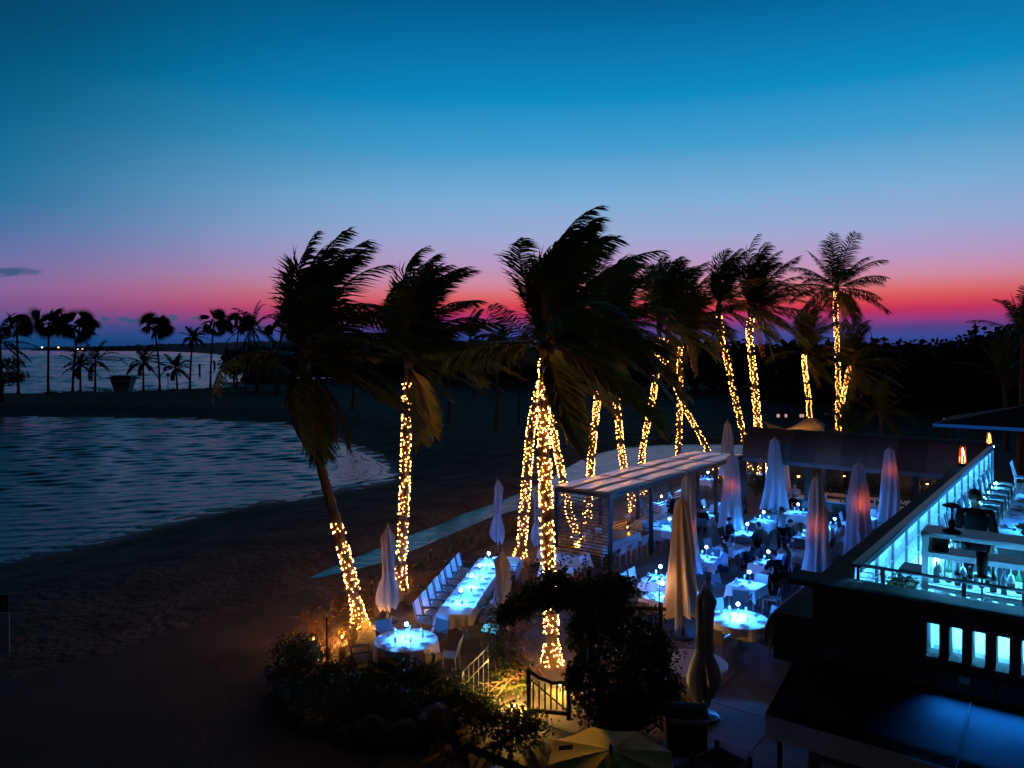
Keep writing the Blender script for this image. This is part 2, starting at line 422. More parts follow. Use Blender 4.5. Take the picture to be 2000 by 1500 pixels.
tag(link('beach', me), 'dark sandy beach and spit of land round the lagoon', kind='structure')

chw = MB().add([(x, y, -0.55) for x, y in CHANNEL], [tuple(range(len(CHANNEL)))[::-1]]).build('water', water_mat('channel_water', 0.5, 2.2, 0.08))
tag(chw, 'still narrow water channel crossing the beach behind the slatted pergola', kind='structure')
plw = MB().add([(x, y, SEA + .05) for x, y in POOL], [tuple(range(len(POOL)))[::-1]]).build('water', water_mat('pool_water', 0.6, 2.4, 0.10))
tag(plw, 'shallow wash of bright water at the end of the lagoon', kind='structure')

# broken foam line along the lagoon shore, wet shine put into its white
fb = MB(); rnd = random.Random(77)
for i in range(1, 14):
    a, c = Vector((*LAGOON[i], 0)), Vector((*LAGOON[i + 1], 0)); n_ = max(3, int((c - a).length / .5)); nrm_ = (c - a).normalized(); nrm_ = Vector((-nrm_.y, nrm_.x, 0))
    for j in range(n_):
        if rnd.random() < .35: continue
        for lane in (0.0, 1.1):
            if lane and rnd.random() < .6: continue
            p0 = a.lerp(c, j / n_); p1 = a.lerp(c, (j + .95) / n_)
            o0 = .5 * noise.noise(Vector((p0.x * .35, p0.y * .35, lane))) + .25 + lane; o1 = .5 * noise.noise(Vector((p1.x * .35, p1.y * .35, lane))) + .25 + lane
            w0 = rnd.uniform(.02, .11)
            fb.add([p0 + nrm_ * (o0 - w0), p1 + nrm_ * (o1 - w0 * .6), p1 + nrm_ * (o1 + w0 * .6), p0 + nrm_ * (o0 + w0)], [(0, 1, 2, 3)])
fb.v = [(x, y, max(SEA + .05, terrain_z(x, y) + .012)) for x, y, z in fb.v]
tag(fb.build('foam', mat('foam_and_shine', (.75, .78, .8), .5, var=.2)), 'broken white line of foam and wet shine along the lagoon shore', kind='stuff')

# paved terrace: base sheet and single pavers
TP = TERRACE
base = MB().add([(x, y, -0.035) for x, y in TP], [tuple(range(len(TP)))[::-1]]).build('pavement', mat('mortar', (0.06, 0.05, 0.045), 0.9))
tag(base, 'paved restaurant terrace of big square stone slabs', kind='structure')
pm = MB().grid(lambda a, b: ((a - .5) * 1.58, (b - .5) * 1.58, 0.0), 2, 2)
pv = MB(); pv.box((0, 0, -0.03), (1.585, 1.585, 0.06))
pav = pv.mesh('paver', M_PAVER)
k = 0
for iu in range(4, 30):
    for iv in range(-14, 8):
        u, v = iu * 1.6, iv * 1.6
        q = UV(u, v)
        cs = np.array([UV(u + a, v + b)[:2] for a in (-.8, .8) for b in (-.8, .8)])
        if (poly_sd(cs, TP) < 0.05).all() and q.y > 9 and q.y < 50 and abs((q.x) / q.y) < 0.75:
            o = link('paver', pav, base, (q.x, q.y, random.uniform(-0.004, 0.004)), YAW + random.choice((0, 1, 2, 3)) * math.pi / 2)
            k += 1
print('pavers', k)

# concrete beach path in front of the planting bed
PATH = [tuple(G(x, y, -0.13)[:2]) for x, y in ((-500, 1420), (0, 1330), (230, 1272), (440, 1200), (600, 1150), (640, 1180), (560, 1240), (520, 1330), (560, 1420), (700, 1480), (960, 1480), (980, 1620), (700, 1750), (0, 1750), (-600, 1750))]
pp = MB().add([(x, y, -0.115) for x, y in PATH], [tuple(range(len(PATH)))[::-1]]).build('path', mat('path_concrete', (0.16, 0.125, 0.1), 0.85, var=0.25, scale=0.8, bump=0.4, bscale=9, spec=0.1))
tag(pp, 'worn concrete path curving past the planting bed', kind='structure')

# ------------------------------------------------------------------ far land and woods
def headland(name, pts, label, thick):
    """pts: (px, shore py, top py)"""
    b = MB(); vs = []; n = 0
    rnd = random.Random(4)
    ring = []
    m = 260
    for i in range(m):
        t = i / (m - 1) * (len(pts) - 1); k = min(int(t), len(pts) - 2); f = t - k
        px, sy_, ty = (pts[k][j] * (1 - f) + pts[k + 1][j] * f for j in range(3))
        g0 = G(px, sy_, SEA)
        top = H + (HY - ty) / F * g0.y
        jag = (noise.noise(Vector((i * 0.35, 1.7, 0))) * 0.5 + noise.noise(Vector((i * 1.1, 5.7, 0))) * 0.35) * max(1.2, 2.2 * g0.y / 1000)
        hh = max(top + jag, SEA + 0.5)
        back = g0 * 1.0; dirv = Vector((g0.x, g0.y, 0)).normalized()
        for q, (dz, dx) in enumerate(((SEA, 0), (SEA + (hh - SEA) * 0.55, thick * 0.06), (SEA + (hh - SEA) * 0.9, thick * 0.2), (hh, thick * 0.42), (SEA + (hh - SEA) * .7, thick * .8), (SEA, thick))):
            w = noise.noise(Vector((i * 0.6, q * 3.1, 2))) * 0.06 * (hh - SEA) if 0 < q < 5 else 0
            vs.append((g0.x + dirv.x * dx, g0.y + dirv.y * dx, dz + w))
    fs = [(i * 6 + q, (i + 1) * 6 + q, (i + 1) * 6 + q + 1, i * 6 + q + 1) for i in range(m - 1) for q in range(5)]
    b.add(vs, fs)
    o = b.build(name, M_FARLEAF); tag(o, label, kind='structure')
    return o
headland('headland', [(60, 684.9, 683.4), (85, 685, 679), (110, 685, 676.5), (150, 685.3, 678), (200, 685.4, 676.5), (280, 685.7, 673.5), (330, 686.2, 671), (380, 688, 670.5),
                      (420, 691, 669), (450, 697, 667), (490, 706, 664), (540, 712, 662), (620, 716, 660)], 'low dark wooded headland across the water', 200)
def leaf_cloud(b, c, rx, ry, rz, n, ls, rnd, shell=0.55, aspect=0.5, mi=0):
    """n leaf faces spread through an uneven ellipsoid"""
    c = Vector(c)
    for _ in range(n):
        d = Vector((rnd.gauss(0, 1), rnd.gauss(0, 1), rnd.gauss(0, 1))).normalized()
        r = shell + (1 - shell) * rnd.random() ** 0.7
        r *= 0.8 + 0.45 * noise.noise(d * 2.1 + c * 0.37)
        p = c + Vector((d.x * rx * r, d.y * ry * r, d.z * rz * r))
        a = Vector((rnd.gauss(0, 1), rnd.gauss(0, 1), rnd.gauss(0, .7))).normalized()
        q = a.orthogonal().normalized(); q.rotate(Matrix.Rotation(rnd.random() * 6.28, 3, a))
        s = ls * rnd.uniform(0.6, 1.4)
        b.add([p - a * s * .5, p + q * s * aspect * .5, p + a * s * .5, p - q * s * aspect * .5], [(0, 1, 2, 3)], mi)
def wood(name, label, clumps, n, ls, seed):
    rnd = random.Random(seed); b = MB()
    for (px, py, D, r, rz) in clumps:
        c = W(px, py, D)
        leaf_cloud(b, c, r, r, rz, n, ls, rnd, shell=0.35, aspect=0.75)
    o = b.build(name, M_FARLEAF)
    return tag(o, label, kind='stuff')
rnd = random.Random(11)
cl = []
for i in range(46):                       # wood behind the beach, from the thatched hut to the bar
    px = 470 + i * 27 + rnd.uniform(-8, 8)
    D = 230 - 2.0 * i + rnd.uniform(-15, 15)
    top = 668 + rnd.uniform(-6, 10) if px < 900 else 664 + rnd.uniform(-6, 8)
    topz = H + (HY - top) / F * D
    zc = topz * 0.5 - 0.2
    cl.append((px, HY + (H - zc) / D * F, D, 7.5, topz * 0.52 + 0.6))
wood('treeline', 'dark wood behind the beach under the sunset', cl, 520, 1.5, 5)
cl = []
for i in range(34):                       # wood on the landward side
    px = 1560 + i * 26 + rnd.uniform(-10, 10)
    D = 108 + rnd.uniform(-12, 12)
    top = 662 + rnd.uniform(-7, 6) if px < 1850 else 655 - (px - 1850) * 0.33 + rnd.uniform(-9, 9)
    top = max(top, 590)
    topz = H + (HY - top) / F * D
    cl.append((px, HY + (H - topz * 0.5) / D * F, D, 4.6, topz * 0.54))
wood('treeline', 'dark wood on the landward side beyond the bar roof', cl, 700, 0.9, 6)
bk = MB(); rnd = random.Random(2)
for (px0, px1, D, top) in ((480, 1760, 240, 676), (1500, 2700, 122, 672)):
    n = 60
    a = [W(px0 + (px1 - px0) * i / n, 700, D) for i in range(n + 1)]
    vs = []
    for i, q in enumerate(a):
        tz = H + (HY - top) / F * D + rnd.uniform(-1.2, 0.4)
        vs += [(q.x, q.y, -0.6), (q.x, q.y + 1.5, tz), (q.x, q.y + 9, -0.6)]
    bk.add(vs, [(i * 3 + j, i * 3 + 3 + j, i * 3 + 4 + j, i * 3 + 1 + j) for i in range(n) for j in (0, 1)])
tag(bk.build('undergrowth', M_FARLEAF), 'dense dark undergrowth under the far trees', kind='stuff')

# ================================================================== PALMS
def frond_mesh(b, o, az, el, Ln, rnd, wind, grav=0.55, nst=40, leaf=0.85, wd=0.055, tail=1.0, stalk_mi=1):
    d = Vector((math.cos(el) * math.cos(az), math.cos(el) * math.sin(az), math.sin(el)))
    n = 12; ds = Ln / n
    pts = [Vector(o)]; dirs = [d.copy()]
    for i in range(n):
        t = (i + 1) / n
        d = (d + wind * (0.03 + 0.19 * t * t) + Vector((0, 0, -1)) * grav * 0.26 * t).normalized()
        pts.append(pts[-1] + d * ds); dirs.append(d.copy())
    b.tube(pts, [0.035 * (1 - 0.9 * i / n) + 0.004 for i in range(n + 1)], n=4, caps=False, mi=stalk_mi)
    roll = rnd.uniform(-0.5, 0.5)
    for k in range(nst):
        t = 0.13 + 0.87 * (k + rnd.random() * 0.6) / nst
        x = min(t, 0.999) * n; i = int(x); f = x - i
        p = pts[i].lerp(pts[i + 1], f); dr = dirs[i].lerp(dirs[i + 1], f).normalized()
        side = dr.cross(Vector((0, 0, 1)))
        if side.length < 0.15: side = dr.cross(Vector((0, 1, 0.2)))
        side.normalize(); side.rotate(Matrix.Rotation(roll, 3, dr))
        prof = math.sin(math.pi * min(1, (t * 0.86 + 0.13))) ** 0.6
        l = leaf * (0.35 + 0.65 * prof) * rnd.uniform(0.8, 1.15)
        for s in (-1, 1):
            q = (side * s * rnd.uniform(0.55, 0.85) + dr * rnd.uniform(0.5, 0.8) + wind * tail * 0.5 + Vector((0, 0, -0.28))).normalized()
            q2 = (q + wind * tail * 0.75 + Vector((0, 0, -0.42))).normalized()
            wv = q.cross(side.cross(dr) + Vector((rnd.uniform(-.4, .4), rnd.uniform(-.4, .4), rnd.uniform(-.4, .4)))).normalized() * wd * 0.5
            m = p + q * l * 0.5; e = m + q2 * l * 0.55
            b.add([p - wv * .7, p + wv * .7, m + wv, m - wv, e], [(0, 1, 2, 3), (3, 2, 4)])
def palm(label, path, r0, r1, nf, Ln, seed, wind=(0.62, 0.1, 0.06), lit=None, nst=40, name='palm_tree', group=None, leaf=0.9, elr=(-16, 86), dry=1, wd=0.06, lab_lights=None, bulbs=300, br=0.024, hang=1, stand=True, lee=None):
    lee = (0 if not stand else 4 if nst >= 44 else 2) if lee is None else lee
    bulbs = int(bulbs * (1.45 if br < .0235 else 1.25 if br < .026 else .62)); br = br * (.58 if br < .026 else .56)
    rnd = random.Random(seed); wind = Vector(wind)
    base = Vector(path[0])
    root = empty(name, base, 0, label, 'palm tree', group)
    # trunk along a smooth polyline
    P = [Vector(p) - base for p in path]
    def at(t):
        x = t * (len(P) - 1); i = min(int(x), len(P) - 2); f = x - i
        p0 = P[max(i - 1, 0)]; p1 = P[i]; p2 = P[i + 1]; p3 = P[min(i + 2, len(P) - 1)]
        return 0.5 * ((2 * p1) + (p2 - p0) * f + (2 * p0 - 5 * p1 + 4 * p2 - p3) * f * f + (3 * p1 - p0 - 3 * p2 + p3) * f ** 3)
    nr = 46
    pts = [at(i / (nr - 1)) for i in range(nr)]
    pts[0].z -= 0.12
    rad = [(r0 + (r1 - r0) * (i / (nr - 1)) ** 0.6) * (1.0 + (0.07 if i % 2 else -0.03)) + (0.10 * max(0, 1 - i / 4)) for i in range(nr)]
    MB().tube(pts, rad, 10).build('trunk', M_TRUNK, root, smooth=True)
    top = pts[-1]
    # fibre and coconuts
    cb = MB(); cb.lathe([(0.03, -0.35), (r1 * 1.25, -0.25), (r1 * 1.7, 0.05), (r1 * 1.2, 0.3), (0.03, 0.45)], 9, c=top)
    cb.build('crown_shaft', M_TRUNK, root, smooth=True)
    for k in range(nf):
        a = 2 * math.pi * (k * 0.381966 + rnd.uniform(-.03, .03)); u = (k + 0.5) / nf
        el = R(elr[0] + (elr[1] - elr[0]) * u + rnd.uniform(-9, 9))
        if stand and math.cos(a) < -0.1 and k % 9: el = max(el, R(rnd.uniform(62, 102)))       # wind stands the windward fronds up
        b = MB()
        frond_mesh(b, top + Vector((0, 0, 0.1)), a, el, Ln * rnd.uniform(0.82, 1.1), rnd, wind * rnd.uniform(0.75, 1.25), grav=rnd.uniform(0.35, 0.9) * (1.3 - 0.7 * u), nst=int(nst*1.3), leaf=leaf * rnd.uniform(.85, 1.15), wd=wd)
        b.build('frond', [M_LEAF, M_STALK], root)
    for k in range(lee):                 # long leeward fronds streaming out and drooping
        b = MB(); a = rnd.uniform(-1.15, 1.0)
        frond_mesh(b, top + Vector((0, 0, 0.05)), a, R(rnd.uniform(8, 52)), Ln * rnd.uniform(.9, 1.12), rnd, wind * rnd.uniform(.4, .9), grav=rnd.uniform(.7, 1.4), nst=int(nst*1.3), leaf=leaf, wd=wd)
        b.build('frond', [M_LEAF, M_STALK], root)
    for k in range(hang):                # older fronds hanging against the wind
        b = MB(); a = rnd.uniform(-2.4, 0.9)
        frond_mesh(b, top - Vector((0, 0, 0.1)), a, R(rnd.uniform(-62, -35)), Ln * 0.7, rnd, wind * 0.35, grav=1.6, nst=nst, leaf=leaf * 0.9, wd=wd)
        b.build('frond', [M_LEAF, M_STALK], root)
    for k in range(dry):
        b = MB(); a = rnd.uniform(-1.2, 0.6)
        frond_mesh(b, top - Vector((0, 0, 0.15)), a, R(rnd.uniform(-75, -50)), Ln * 0.62, rnd, wind * 0.5, grav=1.3, nst=int(nst * .7), leaf=leaf * 0.6, wd=wd * .7, stalk_mi=0)
        tag(b.build('frond', [M_DRY, M_STALK], root), 'dry brown hanging frond')
    if lit:
        t0, t1 = lit
        b = MB(); rb = random.Random(seed + 50)
        wr = MB()
        wp = []
        turns = int((t1 - t0) * (pts[-1] - pts[0]).length * 4.0)
        for i in range(turns * 10):
            t = t0 + (t1 - t0) * i / (turns * 10); a = 2 * math.pi * i / 10
            c = at(t); rr = r0 + (r1 - r0) * t ** 0.6 + 0.025
            wp.append(c + Vector((math.cos(a) * rr, math.sin(a) * rr, 0)))
        for i in range(bulbs):
            t = t0 + (t1 - t0) * (i + rb.random() * 1.6) / bulbs
            if math.sin(t * 37 + seed) > 0.93: continue
            c = at(min(max(t, 0), 1)); rr = (r0 + (r1 - r0) * max(t, 0) ** 0.6) + 0.03 + rb.random() * 0.02 + 0.10 * max(0, 1 - t * 12)
            a = 6.283 * turns * (t - t0) / (t1 - t0) * 0.8 + rb.gauss(0, .55) + (3.14 if i % 2 else 0)
            q = c + Vector((math.cos(a) * rr, math.sin(a) * rr, rb.uniform(-.03, .03)))
            s = br * rb.uniform(0.75, 1.25)
            b.add([q + Vector(v) * s for v in ((1, 0, 0), (-1, 0, 0), (0, 1, 0), (0, -1, 0), (0, 0, 1.5), (0, 0, -1.2))],
                  [(0, 2, 4), (2, 1, 4), (1, 3, 4), (3, 0, 4), (2, 0, 5), (1, 2, 5), (3, 1, 5), (0, 3, 5)])
        w = MB().tube(wp, 0.006, 3, caps=False).build('string_lights', M_WIRE, None, loc=base)
        tag(w, lab_lights, 'string lights', 'warm fairy lights wound round the palm trunks')
        tag(b.build('bulbs', M_BULB, w), kind='stuff')
    return root, base + top
def trunk_path(pts, D, D1=None):
    D1 = D if D1 is None else D1
    return [W(x, y, D + (D1 - D) * i / (len(pts) - 1)) for i, (x, y) in enumerate(pts)]
def gbase(px, D, z=0.0): return (px, HY + (H - z) / D * F)
GP = 'wind-blown coconut palms along the restaurant'
# --- foreground and terrace palms: (label, trunk pixels, distance, radii, fronds, length, seed, lit range)
palm('leaning coconut palm, upper trunk bare, lights only on its lowest part, beside the round table', trunk_path([gbase(704, 22.6), (690, 1150), (664, 1045), (632, 930), (612, 850), (600, 760), (596, 712)], 22.6), 0.17, 0.12, 30, 3.9, 21,
     lit=(0.0, 0.37), nst=46, group=GP, lab_lights='warm fairy lights round the foot of the leaning bare-trunked palm', bulbs=210, dry=2, hang=3, elr=(-20, 88))
palm('coconut palm with lit straight trunk behind the tied umbrella and round table', trunk_path([gbase(781, 26), (786, 1060), (790, 960), (793, 860), (795, 770), (798, 705)], 26), 0.16, 0.12, 30, 3.9, 22,
     lit=(0.0, 0.86), nst=44, group=GP, lab_lights='warm fairy lights round the straight palm behind the tied umbrella', bulbs=330, dry=1, hang=2, elr=(-12, 88))
palm('tallest big coconut palm rising out of the vine arbor, crown swept by wind', trunk_path([gbase(1078, 19.85), (1076, 1200), (1070, 1080), (1066, 960), (1062, 850), (1062, 760), (1066, 680)], 19.85), 0.17, 0.125, 30, 3.7, 23, wind=(0.6, 0.1, 0.06),
     lit=(0.0, 0.95), nst=50, group=GP, lab_lights='warm fairy lights round the big palm in the vine arbor', bulbs=560, dry=2, hang=1, elr=(-30, 88), br=0.021)
palm('coconut palm leaning inward beside the folded white umbrella, lights to its crown', trunk_path([gbase(1016, 30), (1022, 1020), (1028, 940), (1036, 850), (1050, 770), (1068, 700)], 30), 0.17, 0.13, 17, 3.5, 24,
     lit=(0.0, 0.86), nst=34, group=GP, lab_lights='warm fairy lights round the inward leaning palm beside the folded umbrella', bulbs=330)
palm('slim coconut palm leaning toward the big palm, foot inside the pergola corner', trunk_path([gbase(1128, 33), (1112, 1000), (1098, 930), (1086, 870), (1078, 810), (1078, 745)], 33), 0.14, 0.11, 15, 3.2, 25,
     lit=(0.0, 0.8), nst=34, group=GP, lab_lights='warm fairy lights round the slim palm at the pergola corner', bulbs=280)
palm('coconut palm with wavy lit trunk behind the first bay of the pergola', trunk_path([gbase(1146, 36), (1152, 940), (1156, 880), (1164, 810), (1170, 750), (1178, 668)], 36), 0.15, 0.12, 24, 3.9, 26,
     lit=(0.0, 0.82), nst=34, group=GP, lab_lights='warm fairy lights round the wavy palm behind the first pergola bay', bulbs=300)
palm('coconut palm leaning outward behind the second bay of the pergola', trunk_path([gbase(1240, 38), (1218, 910), (1210, 840), (1202, 770), (1190, 705), (1190, 648)], 38), 0.15, 0.12, 24, 3.9, 27,
     lit=(0.0, 0.86), nst=34, group=GP, lab_lights='warm fairy lights round the outward leaning palm behind the second pergola bay', bulbs=320)
palm('coconut palm with kinked trunk and a dark gap in its lights', trunk_path([gbase(1254, 43), (1254, 890), (1264, 830), (1278, 760), (1286, 690), (1288, 640)], 43), 0.15, 0.12, 26, 4.2, 28,
     lit=(0.0, 0.9), nst=34, group=GP, lab_lights='warm fairy lights with a dark gap round the kinked palm', bulbs=330)
palm('steeply slanting coconut palm whose trunk crosses its upright neighbour', trunk_path([gbase(1410, 47), (1372, 860), (1345, 810), (1320, 755), (1298, 695), (1310, 630)], 47), 0.16, 0.12, 26, 4.2, 29,
     lit=(0.0, 0.9), nst=34, group=GP, lab_lights='warm fairy lights round the steeply slanting palm', bulbs=420, br=0.028)
palm('upright coconut palm crossed by its slanting neighbour behind the pergola', trunk_path([gbase(1325, 50), (1326, 850), (1328, 790), (1328, 730), (1328, 690), (1336, 650)], 50), 0.16, 0.12, 24, 4.0, 30,
     lit=(0.0, 0.86), nst=34, group=GP, lab_lights='warm fairy lights round the upright palm behind the slanting one', bulbs=400, br=0.028)
palm('gently leaning coconut palm behind the blue-lit umbrella and pergola end', trunk_path([gbase(1472, 47), (1452, 850), (1438, 790), (1424, 725), (1410, 655), (1404, 605)], 47), 0.17, 0.12, 22, 3.9, 31,
     lit=(0.0, 0.93), nst=34, group=GP, lab_lights='warm fairy lights round the gently leaning palm at the pergola end', bulbs=430, br=0.028)
palm('thick lit coconut palm standing at the end of the barrel-roofed bar', trunk_path([gbase(1490, 47.5), (1482, 850), (1478, 800), (1472, 730), (1464, 660), (1468, 610)], 47.5), 0.21, 0.16, 30, 4.5, 32,
     lit=(0.0, 0.93), nst=36, group=GP, lab_lights='dense warm fairy lights round the thick palm at the end of the bar', bulbs=640, br=0.028)
palm('short coconut palm between the sail shade and the tallest far palm', trunk_path([gbase(1582, 60), (1580, 800), (1576, 750), (1571, 712), (1572, 690)], 60), 0.17, 0.13, 22, 4.0, 33,
     lit=(0.0, 0.95), nst=34, group=GP, lab_lights='warm fairy lights round the short palm beside the sail shade', bulbs=380, br=0.03, elr=(-45, 75))
palm('tall slender coconut palm with open star-shaped crown against the red sky', trunk_path([gbase(1637, 60), (1637, 820), (1637, 740), (1634, 650), (1632, 590), (1634, 566)], 60), 0.18, 0.13, 26, 4.3, 34, stand=False, wind=(0.22, 0.05, 0.03),
     lit=(0.0, 0.95), nst=38, group=GP, lab_lights='warm fairy lights round the tall slender palm with star-shaped crown', bulbs=640, br=0.03, elr=(-38, 84), dry=0, hang=1, leaf=1.15)
palm('low coconut palm slanting away from the foot of the tall slender palm', trunk_path([gbase(1638, 61), (1640, 810), (1648, 770), (1655, 735), (1660, 714)], 61), 0.16, 0.12, 22, 4.2, 35,
     lit=(0.0, 0.95), nst=34, group=GP, lab_lights='warm fairy lights round the low slanting palm under the tall slender palm', bulbs=360, br=0.03, elr=(-35, 70))
palm('unlit coconut palm standing between the lit palms over the beach', [G(925, 775, -0.3)] + trunk_path([(922, 720), (918, 665)], 100), 0.18, 0.13, 16, 4.3, 36, nst=24, group=GP, wd=0.1)

# --- far palms on the spit: three shapes, copied
def far_palm(label, seed, fan, hgt, nf, Ln):
    rnd = random.Random(seed)
    root = empty('palm_tree', (0, 0, 0), 0, label, 'palm tree', 'dark palms on the spit beyond the lagoon')
    lean = rnd.uniform(-.10, .12)
    pts = [Vector((lean * hgt * (i / 8) ** 2, 0, hgt * i / 8 - (0.3 if i == 0 else 0))) for i in range(9)]
    MB().tube(pts, [0.24 - 0.08 * i / 8 + (0.12 if i == 0 else 0) for i in range(9)], 8).build('trunk', M_TRUNK, root, smooth=True)
    b = MB(); top = pts[-1]
    for k in range(nf):
        a = k * 2.399963; u = (k + .5) / nf
        el = R(-35 + 115 * u + rnd.uniform(-8, 8))
        if fan:
            el = math.asin(max(-.8, min(.98, -.75 + 1.75 * u + rnd.uniform(-.15, .15))))
            d = Vector((math.cos(el) * math.cos(a), math.cos(el) * math.sin(a), math.sin(el)))
            d = (d + Vector((0.3, 0, 0.02))).normalized()
            p = top + d * Ln * rnd.uniform(.10, .44)
            b.tube([top, p], [0.05, 0.03], 3, caps=False)
            sd = d.cross(Vector((rnd.uniform(-1, 1), rnd.uniform(-1, 1), rnd.uniform(-.3, 1)))).normalized(); up = sd.cross(d)
            for q in range(15):
                w = (q - 7) / 7 * 1.05
                e = (d * math.cos(w) + sd * math.sin(w) + Vector((0.16, 0, -0.06))).normalized()
                ww = e.cross(up).normalized() * 0.16
                m = p + e * Ln * .34; t_ = m + (e + Vector((0.25, 0, -0.5))).normalized() * Ln * .3
                b.add([p, m + ww, m - ww, t_], [(0, 1, 2), (2, 1, 3)])
        else:
            frond_mesh(b, top, a, el, Ln * rnd.uniform(.85, 1.1), rnd, Vector((0.35, 0.05, 0.03)), grav=rnd.uniform(.5, 1.0), nst=22, leaf=0.8, wd=0.17)
    b.build('crown', [M_FARLEAF, M_FARLEAF], root)
    return root
protos = {}
def spit_palm(px, base_py, crown_py, fan, label, cw=1.0, seed=0):
    z = -0.35; g0 = G(px, base_py, z)
    hgt = (base_py - crown_py) / F * g0.y
    o = far_palm(label, 60 + seed, fan, hgt, 17 if fan else 20, (3.6 if fan else 4.4) * cw)
    o.location = (g0.x, g0.y, min(z, terrain_z(g0.x, g0.y) + 0.02)); o.rotation_euler.z = 0
for i, (px, b_, c_, fan, cw, lb) in enumerate((
        (36, 772, 634, True, 1.0, 'tall thin fan palm next to the dark leafy tree at the water edge'),
        (94, 772, 632, True, 1.25, 'tall curving fan palm standing alone on the grass of the spit'),
        (142, 766, 636, True, 1.2, 'tall fan palm rising out of the pair of bushy coconut palms'),
        (157, 766, 712, False, 1.0, 'small coconut palm half hidden by a wider one on the spit'),
        (186, 764, 700, False, 1.35, 'wide bushy coconut palm beside the lifeguard tower'),
        (280, 764, 708, False, 1.0, 'medium coconut palm just past the lifeguard tower'),
        (312, 765, 638, True, 1.15, 'tall fan palm with torn crown against the small clouds'),
        (346, 762, 718, False, 0.85, 'smallest drooping coconut palm on the spit'),
        (371, 761, 660, False, 0.75, 'slim bending palm with small swept crown at the sea edge'),
        (411, 759, 632, True, 1.1, 'tall straight fan palm beside the channel markers'),
        (457, 756, 632, True, 1.15, 'tall fan palm behind the low spreading palm'),
        (463, 756, 708, False, 1.2, 'low spreading coconut palm next to the thatched hut'),
        (504, 770, 640, False, 1.5, 'windswept coconut palm over the thatched hut'),
        (4, 786, 668, False, 1.3, 'dark coconut palm overhanging the sea at the beach end'),
        (540, 775, 636, True, 1.1, 'fan palm behind the thatched hut roof'))):
    spit_palm(px, b_, c_, fan, lb, cw, i)
# dark leafy tree at the frame edge on the spit
rnd = random.Random(8)
q = G(-6, 786, -0.35)
t = empty('tree', q, 0, 'dark round leafy tree at the edge of the lagoon spit', 'tree')
MB().tube([(0, 0, -.3), (0.2, 0, 1.8), (0.6, 0, 4)], [0.35, 0.28, 0.12], 8).build('trunk', M_TRUNK, t)
b = MB()
for k in range(9): leaf_cloud(b, (rnd.uniform(-3, 3), rnd.uniform(-2, 2), rnd.uniform(2.4, 7.5)), 2.2, 2, 1.5, 420, 0.42, rnd, 0.4)
b.build('crown', M_FARLEAF, t)
b = MB(); rnd = random.Random(9)
for k in range(44):
    q = G(100 + k * 9 + rnd.uniform(-4, 4), 769 - k * 0.2, -0.4)
    leaf_cloud(b, (q.x, q.y - 1, -0.2), 1.0, .7, rnd.uniform(.35, 0.8), 90, 0.25, rnd, 0.3)
tag(b.build('shrubbery', M_FARLEAF), 'low dark scrub along the crest of the spit', kind='stuff')

# lifeguard tower
q = G(241, 775, -0.35)
t = empty('lifeguard_tower', q, R(8), 'pale flared lifeguard tower standing on the spit', 'lifeguard tower')
M_TOWER = mat('tower_paint', (0.34, 0.38, 0.4), 0.7)
def frustum(b, z0, z1, w0, w1, d0, d1, mi=0):
    vs = [(x * w0, y * d0, z0) for x, y in ((-1, -1), (1, -1), (1, 1), (-1, 1))] + [(x * w1, y * d1, z1) for x, y in ((-1, -1), (1, -1), (1, 1), (-1, 1))]
    b.add(vs, [(3, 2, 1, 0), (4, 5, 6, 7), (0, 1, 5, 4), (1, 2, 6, 5), (2, 3, 7, 6), (3, 0, 4, 7)], mi)
b = MB(); frustum(b, 0.9, 3.3, 1.15, 1.75, 1.1, 1.6); b.build('cabin', M_TOWER, t)
b = MB(); frustum(b, 3.3, 3.46, 2.05, 2.15, 1.9, 2.0); frustum(b, 3.46, 3.85, 2.1, 1.2, 1.9, 1.0); b.build('roof', M_BLACK, t)
for sx_ in (-.9, .9):
    for sy2 in (-.8, .8): MB().tube([(sx_, sy2, -.3), (sx_, sy2, 0.92)], 0.1, 6).build('leg', M_TOWER, t)
b = MB()
for k in range(5): b.box((0, -1.25 - k * 0.24, 0.9 - k * 0.2), (0.9, 0.22, 0.06))
b.build('steps', M_TOWER, t)
MB().box((0, -1.42, 2.3), (2.0, 0.05, 0.9), rx=R(12)).build('shutter', mat('tower_shutter', (0.12, 0.14, 0.15), 0.7), t)

# thatched hut
q = G(523, 766, -0.35)
t = empty('thatched_hut', q, 0, 'round thatched beach hut under the windswept palm', 'hut')
b = MB(); rnd = random.Random(3)
b.lathe([(5.2, 2.2), (5.0, 2.9), (4.3, 4.2), (3.0, 5.3), (1.6, 5.9), (0.1, 6.1)], 22)
for k in range(420):
    a = rnd.random() * 6.283; z = rnd.uniform(2.0, 3.2); r = 5.2
    p = Vector((math.cos(a) * r, math.sin(a) * r, z)); e = Vector((math.cos(a) * .12, math.sin(a) * .12, -0.6)); w = Vector((-math.sin(a), math.cos(a), 0)) * 0.07
    b.add([p - w, p + w, p + e], [(0, 1, 2)])
b.build('roof', mat('thatch', (0.09, 0.07, 0.045), 0.95, var=0.4), t)
for k in range(6):
    a = k * math.pi / 3 + 0.3
    MB().tube([(math.cos(a) * 4.2, math.sin(a) * 4.2, -.3), (math.cos(a) * 4.2, math.sin(a) * 4.2, 3.2)], 0.14, 6).build('post', M_TRUNK, t)

